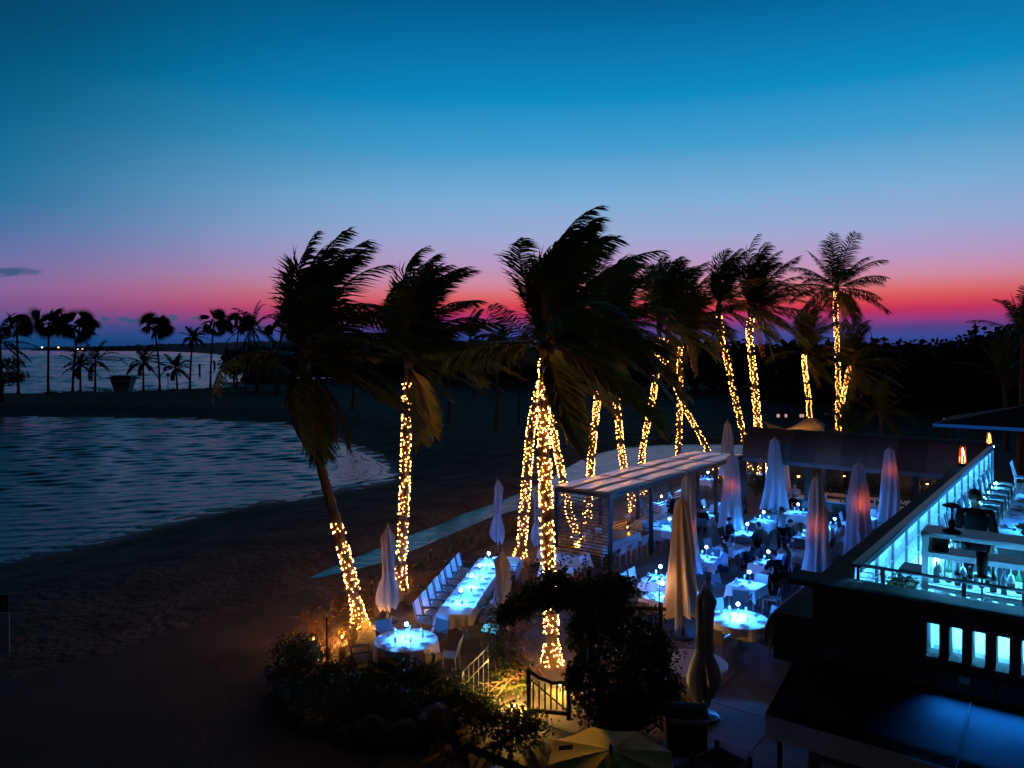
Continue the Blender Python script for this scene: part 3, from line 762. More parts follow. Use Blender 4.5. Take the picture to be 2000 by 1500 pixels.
# channel markers in the sea and a lamp post on the spit
for px, py, hpx, lb in ((390, 733, 22, 'dark channel marker pile with square board standing in the sea'), (419, 722, 15, 'smaller farther channel marker pile in the sea')):
    q = G(px, py, SEA); s = q.y / F
    t = empty('channel_marker', q, 0, lb, 'channel marker')
    MB().tube([(0, 0, -1.5), (0, 0, hpx * s)], 2.0 * s, 8).build('pile', M_BLACK, t)
    MB().box((0, -0.2, hpx * s * .86), (5 * s, 1.5 * s, 5 * s)).build('board', M_BLACK, t)
q = G(328, 764, -0.4); t = empty('lamp_post', q, 0, 'thin unlit lamp post with round head on the spit', 'lamp post')
MB().tube([(0, 0, -.2), (0, 0, 3.0)], 0.07, 6).build('pole', M_BLACK, t)
MB().lathe([(.05, 2.9), (.35, 3.05), (.35, 3.5), (.1, 3.75)], 10).build('lamp_head', M_BLACK, t)
# lights on the far headland
for px, py, c, s, lb in ((82, 678.5, (0.7, 0.9, 1.0), 6, 'cold white lamp at the tip of the far headland'), (114, 678.5, (1.0, 0.45, 0.12), 7, 'orange lamp on the far headland'),
                         (152, 682, (0.8, 0.85, 1), 2, 'faint pale lamp low on the far headland'), (161, 681.5, (1, 0.6, .4), 2, 'faint warm lamp low on the far headland')):
    D = 2500; q = W(px, py, D)
    t = empty('distant_lamp', (q.x, q.y, SEA), 0, lb, 'lamp')
    MB().tube([(0, 0, 0), (0, 0, q.z - SEA)], 0.3, 6).build('post', M_BLACK, t)
    MB().lathe([(0.4, -1.8), (2.2, -1), (2.2, 1), (0.4, 1.8)], 10, c=(0, 0, q.z - SEA)).build('lamp_head', emi('far_' + str(px), c, s), t)
# ================================================================== PERGOLA
def sub(o, u, v, z=0.0): return UV(u, v, z) - Vector(o)
PU = [24.2, 27.4, 30.6, 33.8, 37.0]; V0, V1, PZ = -16.4, -14.1, 2.72
M_PERG = mat('pergola_frame', (0.02, 0.019, 0.019), 0.35, 0.3)
M_SLAT = mat('pergola_slat', (0.085, 0.036, 0.02), 0.55, var=0.35, scale=7)
pc = UV(PU[0], (V0 + V1) / 2)
perg = empty('pergola', pc, YAW, 'long black-framed pergola with slatted walls and wavy translucent roof sheets', 'pergola')
def lp(u, v, z): return Vector((v - (V0 + V1) / 2, u - PU[0], z))          # local: x = v, y = u
for u in PU:
    for v in (V0, V1):
        MB().box(lp(u, v, PZ / 2), (0.13, 0.13, PZ)).build('post', M_PERG, perg)
for v in (V0, V1):
    a, b_ = lp(PU[0], v, PZ + .07), lp(PU[-1], v, PZ + .07)
    MB().box((a + b_) / 2, (0.12, PU[-1] - PU[0] + 0.2, 0.16)).build('beam', M_PERG, perg)
for u in PU:
    a = lp(u, (V0 + V1) / 2, PZ + .068)
    MB().box(a, (V1 - V0 - 0.13, 0.1, 0.14)).build('beam', M_PERG, perg)
# corrugated roof sheets, arched over each bay
mr_ = bpy.data.materials.new('polycarbonate_sheet'); mr_.use_nodes = True
t = mr_.node_tree; nd = t.nodes; lk = t.links; p = nd['Principled BSDF']
p.inputs['Base Color'].default_value = (0.70, 0.76, 0.95, 1); p.inputs['Metallic'].default_value = 0.9; p.inputs['Roughness'].default_value = 0.3; p.inputs['IOR'].default_value = 1.9; p.inputs['Specular IOR Level'].default_value = 0.9
co = nd.new('ShaderNodeTexCoord'); wv = nd.new('ShaderNodeTexWave'); wv.inputs['Scale'].default_value = 5.0; wv.bands_direction = 'Y'; wv.inputs['Distortion'].default_value = 0.3
lk.new(co.outputs['Object'], wv.inputs[0]); bn = nd.new('ShaderNodeBump'); bn.inputs['Strength'].default_value = 0.03; bn.inputs['Distance'].default_value = 0.02
lk.new(wv.outputs[1], bn.inputs['Height']); lk.new(bn.outputs[0], p.inputs['Normal'])
for i in range(4):
    for j in range(3):
        va, vb = V0 - 0.12 + j * 0.853, V0 - 0.12 + (j + 1) * 0.853 - 0.012
        def fn(a, b_, i=i, va=va, vb=vb):
            q = lp(PU[i] + 0.02 + a * 3.16, va + (vb - va) * b_, PZ + 0.19 + 0.03 * (1 - math.cos(2 * math.pi * a)) / 2)
            return q
        b = MB().grid(fn, 15, 3)
        o = b.build('roof_sheet', mr_, perg, smooth=True)
        sm = o.modifiers.new('solid', 'SOLIDIFY'); sm.thickness = 0.016; sm.offset = -1
    b = MB().box(lp(PU[i] + (0.03 if i else -0.02), (V0 + V1) / 2, PZ + 0.185), (2.56, 0.045, 0.035)); b.build('roof_seam', M_TEAK, perg)
# slats: rear wall of every bay, and the end wall
s1 = MB().box((0, 0, 0), (0.02, 3.06, 0.036)).mesh('slat', M_SLAT)
s2 = MB().box((0, 0, 0), (V1 - V0 - 0.14, 0.02, 0.036)).mesh('slat', M_SLAT)
for i in range(4):
    for k in range(21):
        q = lp((PU[i] + PU[i + 1]) / 2, V0 + 0.03, 0.16 + k * 0.121)
        link('slat', s1, perg, q)
for k in range(21):
    link('slat', s2, perg, lp(PU[0], (V0 + V1) / 2, 0.16 + k * 0.121))

# ================================================================== UMBRELLAS
def closed_umbrella(label, loc, h, group, frac=0.80, rb=0.26, rt=0.10, style='loose', seed=1, canvas=None, heater=None, rz=0.0):
    rnd = random.Random(seed)
    root = empty('umbrella', loc, rz, label, 'umbrella', group)
    MB().tube([(0, 0, 0), (0, 0, h - 0.12)], 0.035, 8).build('pole', M_TEAK if style != 'loose' or seed % 2 else M_BLACK, root)
    MB().lathe([(0.32, 0), (0.32, 0.06), (0.08, 0.09), (0.06, 0.3)], 14).build('base', M_BLACK, root)
    MB().lathe([(0.012, h - 0.16), (0.05, h - 0.12), (0.055, h - 0.06), (0.02, h - 0.03), (0.018, h + 0.02), (0.03, h + .04), (0.005, h + 0.07)], 8).build('finial', M_STEEL, root, smooth=True)
    zb = h * (1 - frac); n = 56; m = 30
    ph = rnd.random() * 6
    folds = [rnd.uniform(0.5, 1.35) for _ in range(8)]
    hem = [rnd.uniform(0.0, 0.42) for _ in range(8)]
    def prof(t):
        if style == 'loose':
            return rt * (0.5 + 0.5 * min(1, t * 30)) + (rb - rt) * t ** 0.9
        if t < 0.20: return rb * 0.72 * (0.35 + 0.65 * min(1, t * 9)) * (1 - 0.25 * max(0, (t - .12) / .08))
        if t < 0.62: return rb * (0.54 - 0.03 * math.sin((t - .2) * 9))
        return rb * (0.54 + 0.46 * math.sin(min(1, (t - 0.62) / 0.28) * math.pi / 2)) * (1 - 0.35 * max(0, (t - .9) / .1))
    def fn(t, s):
        a = 2 * math.pi * s; k = int(s * 8) % 8
        w = 0.5 + 0.5 * math.cos(8 * a + ph)
        x2 = 0.5 + 0.5 * math.cos(8 * a + ph + 0.9 * math.sin(3 * a + seed))
        f = 1 + (0.95 * folds[k] * (abs(2 * ((8 * a + ph) / 6.2832 % 1) - 1) ** 1.3 - 0.45)) * min(1, 0.25 + t * 3) + 0.10 * (x2 - .5) * t
        f *= 1 + 0.16 * noise.noise(Vector((math.cos(a) * 1.4, math.sin(a) * 1.4, t * 3.5 + seed)))
        if style == 'loose' and t > .72: f *= 1 + .38 * (t - .72) / .28 * (w - .5)
        r = prof(t) * f
        tw = a + 0.5 * t * (1 if seed % 2 else -1)
        z = h - 0.1 - t * (h - 0.1 - zb)
        if t > 0.7: z -= (t - 0.7) / 0.3 * (hem[k] * w + 0.05 * noise.noise(Vector((a, seed, 1)))) * (1.0 if style == 'loose' else 0.5)
        off = 0.04 * noise.noise(Vector((seed * 1.3, t * 2.1, 0.3)))
        return (r * math.cos(tw) + off, r * math.sin(tw) + off * .5, z)
    b = MB().grid(fn, m, n, wrap=True)
    c = b.build('canopy', canvas or M_CANVAS, root, smooth=True)
    if style != 'loose':
        MB().lathe([(rb * 0.62, zb + 0.40 * (h - zb)), (rb * .64, zb + 0.42 * (h - zb))], 16, caps=False).build('tie_strap', canvas or M_CANVAS, root)
    if heater:                            # unseen infrared heater bars, added inside to make the cloth glow
        for (a, z, dz, rr, s) in heater:
            p0 = Vector((math.cos(a) * rr, math.sin(a) * rr, z)); p1 = p0 + Vector((0, 0, dz))
            hb = MB().tube([p0, p1], 0.02, 6).build('heater_bar', emi('heater_glow', (1.0, 0.13, 0.02), 11), root)
            MB().box((p0 + p1) / 2 * 1.0 + Vector((math.cos(a), math.sin(a), 0)) * -0.04, (0.05, 0.05, dz * 1.15), rz=a).build('heater_housing', M_BLACK, hb)
    return root
G1 = 'closed parasols between the blue-lit tables'
M_TAN = mat('tan_canvas', (0.74, 0.62, 0.52), 0.9, var=0.08, transl=0.3, bump=0.2, bscale=50)
M_GREY = mat('grey_canvas', (0.42, 0.43, 0.43), 0.9, var=0.1, transl=0.25, bump=0.2, bscale=50)
def gz(px, D): return G(px, HY + H / D * F)
closed_umbrella('tied white parasol with bulging hem behind the round table under the palms', gz(758, 22.9), 2.85, 'parasols by the long table', .84, .27, .12, 'tied', 3, mat('white_canvas', (0.62, 0.62, 0.64), 0.9, var=.06, transl=.3, bump=.2))
closed_umbrella('small tied white parasol beyond the end of the long table', gz(972, 29.5), 3.15, 'parasols by the long table', .74, .23, .12, 'tied', 4, MATS['white_canvas'])
closed_umbrella('greyish tied parasol with amber edge standing against the long table', gz(981, 21.6), 2.45, 'parasols by the long table', .84, .27, .13, 'tied', 5, M_GREY)
closed_umbrella('white parasol half hidden behind the big lit palm trunk', gz(1052, 29), 3.05, 'parasols by the long table', .74, .24, .12, 'tied', 6, MATS['white_canvas'])
closed_umbrella('tall tan parasol with ragged pointed hem, beside the square table with lamp', gz(1332, 21.6), 4.0, G1, .82, .36, .15, 'loose', 7, M_TAN)
closed_umbrella('tall blue-lit parasol directly behind the tan one', gz(1342, 25.5), 4.0, G1, .80, .30, .15, 'loose', 8, None, [(-1.2, 2.0, .35, .05, 1)])
closed_umbrella('dull grey tied parasol standing at the big unlit round table', gz(1376, 16.9), 2.95, G1, .83, .27, .14, 'tied', 9, mat('dark_grey_canvas', (0.42, 0.43, 0.44), 0.9, var=.1, transl=.25, bump=.2))
closed_umbrella('deep blue parasol with pink heater glow next to the pergola end', gz(1430, 31.8), 3.85, G1, .84, .33, .18, 'loose', 10, None, [(-2.2, 2.3, .4, .06, 1)])
closed_umbrella('plain beige parasol standing beyond the pergola roof by the water', gz(1421, 45), 3.95, G1, .80, .32, .15, 'loose', 11, M_TAN)
closed_umbrella('brightest blue parasol with wide forked hem in front of the bar', gz(1513, 36.6), 3.95, G1, .84, .40, .17, 'loose', 12)
closed_umbrella('shorter slim blue parasol touching the brightest one', gz(1530, 38.2), 2.9, G1, .80, .30, .14, 'loose', 13)
closed_umbrella('tall blue parasol with orange glow low on its side and pointed tails', gz(1596, 25.2), 4.0, G1, .86, .34, .16, 'loose', 14, None, [(-2.3, 2.1, .45, .06, 1)])
closed_umbrella('parasol with strong double orange heater glow and torn hem', gz(1677, 28.4), 4.0, G1, .88, .34, .18, 'loose', 15, None, [(-1.7, 2.2, .4, .06, 1), (-0.7, 2.3, .5, .06, 1)])
closed_umbrella('parasol with rosy heater glow high up, last before the deck wall', gz(1738, 33), 3.95, G1, .88, .38, .18, 'loose', 16, None, [(-1.5, 2.75, .4, .05, 1)])

# ================================================================== TABLES, CLOTHS, LAMPS, PLATES
def cloth_rect(sx_, sy_, drop, rnd):
    """draped cloth: flat top and hanging sides with wavy corners"""
    n = 40; b = MB(); top = []; 
    per = []
    for i in range(n):
        s = i / n * 4; k = int(s); f = s - k
        cs = [(-1, -1), (1, -1), (1, 1), (-1, 1)]
        a, c = cs[k], cs[(k + 1) % 4]
        per.append(((a[0] + (c[0] - a[0]) * f) * sx_ / 2, (a[1] + (c[1] - a[1]) * f) * sy_ / 2, min(f, 1 - f)))
    vs = [(0, 0, 0.752)] + [(x, y, 0.752) for x, y, f in per]
    fs = [(0, 1 + i, 1 + (i + 1) % n) for i in range(n)]
    ph = rnd.random() * 6
    for lv in (1, 2, 3):
        for i, (x, y, f) in enumerate(per):
            out = 1 + 0.018 * lv * (1 + 0.9 * math.sin(i * 1.9 + ph)) + (0.035 * lv if f < 0.05 else 0)
            corner = 0.10 if f < 0.05 else 0.0
            vs.append((x * out, y * out, 0.752 - (drop + corner) * lv / 3))
    for lv in range(3):
        for i in range(n):
            fs.append((1 + lv * n + i, 1 + (lv + 1) * n + i, 1 + (lv + 1) * n + (i + 1) % n, 1 + lv * n + (i + 1) % n))
    return b.add(vs, fs)
def cloth_round(r, drop, rnd):
    n = 48; b = MB(); ph = rnd.random() * 6
    vs = [(0, 0, 0.752)] + [(math.cos(6.2832 * i / n) * r, math.sin(6.2832 * i / n) * r, 0.752) for i in range(n)]
    fs = [(0, 1 + i, 1 + (i + 1) % n) for i in range(n)]
    for lv in (1, 2, 3):
        for i in range(n):
            a = 6.2832 * i / n
            rr = r * (1 + 0.01 + 0.03 * lv * math.sin(9 * a + ph) * .6 + 0.015 * math.sin(17 * a))
            vs.append((math.cos(a) * rr, math.sin(a) * rr, 0.752 - drop * lv / 3 - 0.06 * (lv / 3) * math.sin(4 * a + ph)))
    for lv in range(3):
        for i in range(n):
            fs.append((1 + lv * n + i, 1 + (lv + 1) * n + i, 1 + (lv + 1) * n + (i + 1) % n, 1 + lv * n + (i + 1) % n))
    return b.add(vs, fs)
pl = MB().lathe([(0.02, 0.0), (0.09, 0.0), (0.14, 0.018), (0.142, 0.022), (0.09, 0.008), (0.02, 0.006)], 20)
ME_PLATE = pl.mesh('plate', M_PLATE, True)
ME_NAP = MB().box((0, 0, 0.03), (0.10, 0.2, 0.025), rz=0.4).mesh('napkin', M_NAPKIN)
ME_GLASS = MB().lathe([(0.035, 0.0), (0.033, 0.004), (0.005, 0.012), (0.005, 0.085), (0.03, 0.11), (0.04, 0.15), (0.034, 0.205)], 10, caps=False).mesh('wine_glass', M_GLASS, True)
ME_FORK = MB().box((0, 0, 0.004), (0.018, 0.19, 0.005)).mesh('knife', M_STEEL)
def plate(loc, rz, where):
    r_ = link('dinner_plate', ME_PLATE, None, loc, rz); tag(r_, 'white plate on ' + where, 'plate', 'plates on ' + where)
    nk = link('napkin', ME_NAP, None, loc + Vector((0, 0, 0.008)), rz); tag(nk, 'grey napkin on ' + where, 'napkin', 'napkins on ' + where)
    k = link('knife', ME_FORK, None, loc + Vector((math.cos(rz) * .18, math.sin(rz) * .18, 0.0)), rz); tag(k, 'steel knife on ' + where, 'cutlery', 'cutlery on ' + where)
def wineglass(loc, where):
    o = link('wine_glass', ME_GLASS, None, loc); tag(o, 'wine glass on ' + where, 'glass', 'wine glasses on ' + where)
BLUE = (0.022, 0.24, 1.0)
LB = MB().lathe([(0.055, 0.0), (0.055, 0.012), (0.01, 0.02)], 14).mesh('lamp_base', M_STEEL, True)
LS = MB().tube([(0, 0, 0.015), (0, 0, 0.30)], 0.008, 6).mesh('lamp_stem', M_STEEL)
LH = MB().lathe([(0.07, 0.285), (0.075, 0.295), (0.05, 0.32), (0.012, 0.325)], 14).mesh('lamp_shade', M_BLACK, True)
LG = MB().lathe([(0.008, 0.325), (0.034, 0.34), (0.045, 0.37), (0.034, 0.40), (0.006, 0.412)], 12).mesh('lamp_globe', M_GLOBE, True)
ME_TIN = MB().box((0, 0, 0.06), (0.1, 0.1, 0.12)).mesh('tin', M_BLACK)
def table_lamp(loc, where, power=7.0, color=BLUE, group='small blue table lamps', lit=True):
    t = empty('table_lamp', loc, 0, 'small glowing lamp on ' + where if lit else 'unlit mushroom lamp on ' + where, 'table lamp', group if lit else None)
    link('lamp_base', LB, t); link('lamp_stem', LS, t); link('lamp_shade', LH, t)
    if lit:
        link('lamp_globe', LG, t)
        lamp('POINT', t, (0, 0, 0.27), power * 2.4, color, 'lamp_light', 0.02)
    else:
        o = link('lamp_globe', LG.copy(), t); o.data.materials[0] = M_WHITE
    return t
def legs(t, xs, ys, m, r=0.025):
    for x in xs:
        for y in ys: MB().tube([(x, y, 0), (x, y, 0.71)], r, 6).build('leg', m, t)
def rect_table(loc, sx_, sy_, where, rz=None, drop=0.28, seed=0, name='dining_table', cat='table', group=None):
    rz = YAW if rz is None else rz; rnd = random.Random(seed)
    t = empty(name, loc, rz, 'table under cloth, ' + where, cat, group)
    MB().box((0, 0, 0.73), (sx_ - 0.03, sy_ - 0.03, 0.035)).build('tabletop', M_CHAIRF, t)
    legs(t, (-sx_ / 2 + .07, sx_ / 2 - .07), (-sy_ / 2 + .07, sy_ / 2 - .07), M_CHAIRF)
    c = cloth_rect(sx_, sy_, drop, rnd).build('tablecloth', M_CLOTH, None, loc=loc, rz=rz)
    tag(c, 'white cloth over ' + where, 'tablecloth')
def round_table(loc, r, where, drop=0.3, seed=0, cloth=True, m=None):
    rnd = random.Random(seed)
    t = empty('round_table', loc, 0, ('pedestal under the ' if cloth else 'bare pale ') + where, 'table')
    MB().lathe([(0.03, 0.705), (r - 0.015, 0.71), (r - 0.005, 0.725), (r - 0.01, 0.745), (0.03, 0.746)], 40).build('tabletop', m or M_CHAIRF, t)
    MB().lathe([(0.3, 0), (0.3, 0.03), (0.06, 0.06), (0.05, 0.71)], 14).build('pedestal', M_CHAIRFD, t)
    if cloth:
        c = cloth_round(r, drop, rnd).build('tablecloth', M_CLOTH, None, loc=loc)
        tag(c, 'white cloth over ' + where, 'tablecloth')
def rot2(x, y, a): return Vector((x * math.cos(a) - y * math.sin(a), x * math.sin(a) + y * math.cos(a), 0))

# ------------------------------------------------------------------ chairs: three models
def make_chair(label, frame, sling, arms, slats, hgt=0.88, wd=.46):
    t = empty('dining_chair', (0, 0, -50), 0, label, 'chair')                # sits facing +y
    for x in (-wd / 2, wd / 2):
        MB().tube([(x, 0.22, 0), (x, 0.21, 0.45 if not arms else 0.66)], 0.014, 6).build('leg', frame, t)
        MB().tube([(x, -0.24, 0), (x, -0.2, 0.44), (x * 1.0, -0.31, hgt)], 0.014, 6).build('leg', frame, t)
        if arms: MB().tube([(x * 1.04, 0.23, 0.655), (x * 1.08, 0.05, 0.68), (x * 1.04, -0.25, 0.66)], 0.018, 6).build('arm', frame, t)
    MB().box((0, 0.01, 0.445), (wd, 0.44, 0.022)).build('seat', sling, t)
    if slats:
        for k in range(slats):
            z = 0.50 + k * (hgt - 0.52) / slats
            y = -0.215 - (z - 0.44) * 0.24
            MB().box((0, y, z + 0.018), (wd - .01, 0.012, (hgt - .52) / slats * 0.74), rx=R(13)).build('slat', sling, t)
    else:
        z0, z1 = 0.5, hgt - 0.01
        MB().box((0, -0.265, (z0 + z1) / 2), (wd - .01, 0.014, z1 - z0), rx=R(13)).build('backrest', sling, t)
    return t
CH_W = make_chair('x', M_CHAIRF, M_CHAIRW, False, 0)
CH_D = make_chair('x', M_CHAIRFD, M_CHAIRD, True, 0)
CH_S = make_chair('x', M_CHAIRFD, M_CHAIRW, True, 8, 1.02, .58)
def chair(proto, loc, rz, label, group): return copy_tree(proto, None, loc, rz, label, group)

# ------------------------------------------------------------------ left terrace: round table, long table
TL = G(793, 1250, 0.75); TL.z = 0
W1 = 'round table lit blue beneath the leaning palm'
round_table(TL, 0.80, W1, 0.32, 1)
table_lamp(TL + Vector((0, 0.08, 0.752)), W1, 11)
for k in range(7):
    a = -1.57 + k * 6.2832 / 7 + 0.1
    plate(TL + Vector((math.cos(a) * .6, math.sin(a) * .6, 0.753)), a + 1.57, W1)
    wineglass(TL + Vector((math.cos(a + .3) * .45, math.sin(a + .3) * .45, 0.752)), W1)
for k, (a, pr, lb) in enumerate(((2.15, CH_D, 'dark armchair with plain back at the round table, on the palm side'), (0.95, CH_D, 'dark armchair between the round table and the long table'),
                                 (3.5, CH_D, 'dark armchair seen side-on beside the lit palm foot'), (-0.15, CH_W, 'pale sling chair at the round table facing the grasses'),
                                 (-0.95, CH_D, 'dark armchair at the round table by the hanging tablecloth corner'), (-1.75, CH_D, 'dark armchair with its back to the clipped hedge'))):
    chair(pr, TL + Vector((math.cos(a) * 1.12, math.sin(a) * 1.12, 0)), a + 1.57, lb, 'chairs round the palm-side table')
NA, NB = G(884, 1200, .75), G(962, 1091, .75)
NA.z = NB.z = 0
LD = (NB - NA); LL = LD.length; LD.normalize(); LRZ = math.atan2(-LD.x, LD.y); LS_ = Vector((LD.y, -LD.x, 0))
W2 = 'long table lit by blue lamps beside the tied parasols'
rect_table((NA + NB) / 2, 0.95, LL, W2, LRZ, 0.34, 2)
for i, f in enumerate((0.17, 0.42, 0.62, 0.88)):
    table_lamp(NA + LD * (LL * f) + Vector((0, 0, 0.752)), W2, 7.5)
for i in range(9):
    for s in (-1, 1):
        q = NA + LD * (0.45 + i * (LL - .8) / 8.6) + LS_ * s * 0.31
        plate(q + Vector((0, 0, .753)), LRZ + (1.57 if s > 0 else -1.57), W2)
        if i % 2 == 0: wineglass(q - LS_ * s * 0.17 + LD * 0.14 + Vector((0, 0, .752)), W2)
for i in range(8):
    q = NA + LD * (0.30 + i * (LL - .55) / 7.4) - LS_ * 0.82
    chair(CH_S, q, LRZ - 1.57 + random.uniform(-.06, .06), 'slatted chair in the row along the long table, on the grass side', 'row of slatted chairs along the long table')
for i in range(7):
    q = NA + LD * (0.65 + i * (LL - .55) / 7.4) + LS_ * 0.86
    chair(CH_S, q, LRZ + 1.57 + random.uniform(-.06, .06), 'slatted chair pushed in along the arbor side of the long table', 'row of slatted chairs on the arbor side')
chair(CH_D, NA - LD * .75 + LS_ * 0.75, LRZ + 0.5, 'dark armchair pulled out at the corner of the long table by the handrail', 'chairs round the palm-side table')
W3 = 'square side table at the far end of the long table'
rect_table(G(988, 1094, .75) * 1.0 - Vector((0, 0, .75)), 0.9, 0.9, W3, LRZ, 0.3, 3)

# ------------------------------------------------------------------ main terrace tables
def tbl(px, py): q = G(px, py, .75); q.z = 0; return q
TA = tbl(1442, 1209); WA = 'big round blue-lit table beside the deck wall'
round_table(TA, 0.81, WA, 0.26, 4); table_lamp(TA + Vector((0.03, 0.12, .752)), WA, 19)
for k in range(6):
    a = 0.5 + k * 6.2832 / 6
    plate(TA + Vector((math.cos(a) * .6, math.sin(a) * .6, 0.753)), a + 1.57, WA)
    wineglass(TA + Vector((math.cos(a + .3) * .45, math.sin(a + .3) * .45, 0.752)), WA)
for a, pr, lb in ((0.45, CH_W, 'pale sling chair at the big round table nearest the grey awning'), (1.75, CH_W, 'pale slatted-look chair behind the big round table'), (-1.1, CH_D, 'dark armchair with its back to the awning roof at the big round table'),
                  (-2.3, CH_D, 'dark armchair at the big round table beside the grey parasol')):
    chair(pr, TA + Vector((math.cos(a) * 1.14, math.sin(a) * 1.14, 0)), a + 1.57, lb, 'chairs round the big blue-lit table')
TB = tbl(1352, 1293); WB = 'round table top without cloth under the grey parasol'
round_table(TB, 0.82, WB, cloth=False, m=mat('pale_laminate', (0.5, 0.44, 0.42), 0.5, var=0.05))

specs = [ # px, py, size, lamp power, where, lamp offset, chairs (angles in local frame: model)
 (1285, 1131, .92, 9, 'square lamp-lit table between the vine arbor and the tan parasol', [(math.pi, 'W'), (math.pi - .0, 'W2')]),
 (1287, 1166, .85, 7, 'square lamp-lit table half hidden behind the vine arbor', [(-1.57, 'D')]),
 (1376, 1091, .9, 6, 'square table with deep blue lamp right behind the tan parasol', [(-1.57, 'D'), (1.57, 'D')]),
 (1458, 1142, .92, 7, 'square deep-blue table in front of the dining couple', [(1.57, 'W'), (-1.3, 'D'), (0.2, 'W'), (3.14, 'D')]),
 (1496, 1100, .9, 6, 'square table where a dark-dressed group is dining', [(1.57, 'W'), (0, 'D'), (3.14, 'D')]),
 (1456, 1043, .92, 6, 'square table beside the waiter in white shirt', [(3.14, 'D'), (-.4, 'D')]),
 (1370, 1008, .9, 6, 'square table behind the parasol pair, near the pergola', [(0.2, 'W'), (-1.2, 'D')]),
 (1303, 1032, .9, 5.5, 'square table at the open side of the pergola', [(1.57, 'W'), (3.14, 'D')]),
 (1412, 986, .85, 6, 'square table against the pergola end post', [(1.57, 'W'), (0, 'D')]),
 (1488, 1018, .9, 6, 'square table under the brightest parasol', [(3.14, 'W'), (1.57, 'D')]),
 (1556, 1002, .95, 6, 'square table in front of the green bar post', [(0.3, 'W'), (3.14, 'D')]),
 (1627, 1032, .9, 6, 'square table between the two glowing parasols', [(0.2, 'D'), (1.57, 'W')]),
 (1575, 1048, .85, 5, 'square table behind the orange-lit parasol', [(3.14, 'D'), (0, 'D')]),
 (1690, 1012, .9, 5, 'square table half behind the double-glow parasol', [(3.14, 'W'), (0, 'D')]),
 (1430, 1067, .9, 0, 'square table with dark lamp in the middle of the terrace', [(1.57, 'D'), (0, 'D')]),
 (1546, 1077, .9, 0, 'square unlit table behind the dining group', [(1.57, 'D'), (3.14, 'D')]),
 (1495, 927, .9, 4, 'square table at the open corner under the bar roof', [(-1.57, 'D'), (3.14, 'D')]),
 (1288, 985, .8, 5, 'small lamp-lit table inside the second pergola bay', [(3.14, 'D')]),
 (1337, 960, .8, 4, 'small lamp-lit table inside the third pergola bay', [(0, 'D')]),
 (1380, 936, .8, 5, 'small lamp-lit table inside the last pergola bay', [(0, 'D')]),
]
TPOS = {}
for i, (px, py, s, pw, where, chs) in enumerate(specs):
    q = tbl(px, py); rz = YAW + random.Random(i).uniform(-.12, .12); TPOS[i] = (q, rz)
    rect_table(q, s, s, where, rz, 0.30, 20 + i)
    table_lamp(q + rot2(0.02, 0.16, rz) + Vector((0, 0, .752)), where, pw, (0.02, 0.16, 1.0) if i in (2, 3, 4) else BLUE, lit=pw > 0)
    rd = random.Random(90 + i)
    for a in (0.0, 1.57, 3.14, -1.57):
        if rd.random() < 0.75:
            plate(q + rot2(math.cos(a) * .29, math.sin(a) * .29, rz) + Vector((0, 0, .753)), rz + a + 1.57, where)
            wineglass(q + rot2(math.cos(a + .6) * .3, math.sin(a + .6) * .3, rz) + Vector((0, 0, .752)), where)
    have = [a for a, _ in chs]
    for a in (0.0, 1.57, 3.14, -1.57):
        if i not in (0, 1, 4, 17, 18, 19) and all(abs(math.sin((a - h_) / 2)) > .45 for h_ in have) and rd.random() < .7: chs = chs + [(a, rd.choice('WDW'))]
    for j, (a, mdl) in enumerate(chs):
        off = rot2(0, 0.3 if mdl == 'W2' else (-.3 if len(chs) == 2 and chs[1][1] == 'W2' else 0), rz)
        p = q + rot2(math.cos(a) * (s / 2 + .30), math.sin(a) * (s / 2 + .30), rz) + off
        pr = CH_W if mdl[0] == 'W' else CH_D
        chair(pr, p, rz + a + 1.57 + rd.uniform(-.15, .15), ('pale sling chair at ' if mdl[0] == 'W' else 'dark armchair at ') + where, 'chairs at ' + where)
# tables in and before the pergola, lit by the fairy lights
PT = [(UV(26.2, -15.2), .95, 2.9, 'long white-clothed table in the first pergola bay'), (UV(30.4, -15.45), .9, 2.2, 'long white-clothed table in the second pergola bay')]
for i, (q, a, b_, where) in enumerate(PT):
    rect_table(q, a, b_, where, YAW, 0.32, 50 + i)
    for k in range(4):
        for s in (-1, 1): plate(q + rot2(s * .3, -b_ / 2 + .4 + k * (b_ - .8) / 3, YAW) + Vector((0, 0, .753)), YAW + 1.57 * s, where)
    for k in range(3):
        for s in (-1, 1): chair(CH_W, q + rot2(s * (a / 2 + .32), -b_ / 2 + .55 + k * 0.85, YAW), YAW + 1.57 * s, 'pale chair along the ' + where, 'chairs along the ' + where)
cand = G(1228, 1045, .75); o = MB().lathe([(0.03, 0), (0.045, .02), (0.045, 0.1), (0.035, .105)], 10).build('candle_glass', emi('candle_amber', (1, 0.35, 0.03), 3), None, loc=(cand.x, cand.y, .754), smooth=True)
tag(o, 'amber candle glass on the long pergola table', 'candle')
WS = 'white-clothed serving table in front of the slatted pergola end'
sp = UV(23.35, -15.55); rect_table(sp, 1.75, 0.7, WS, YAW, 0.42, 60)
ME_BOT = MB().lathe([(0.04, 0), (0.041, 0.2), (0.014, 0.26), (0.013, 0.32), (0.016, 0.325)], 10)
for k in range(7):
    o = ME_BOT.build('bottle', M_BLACK, None, loc=sp + rot2(-.6 + (k % 4) * .1, -.08 + (k // 4) * .12, YAW) + Vector((0, 0, .753)), smooth=True)
    tag(o, 'dark wine bottle standing in the cluster on the serving table', 'bottle', 'bottles on the serving table')
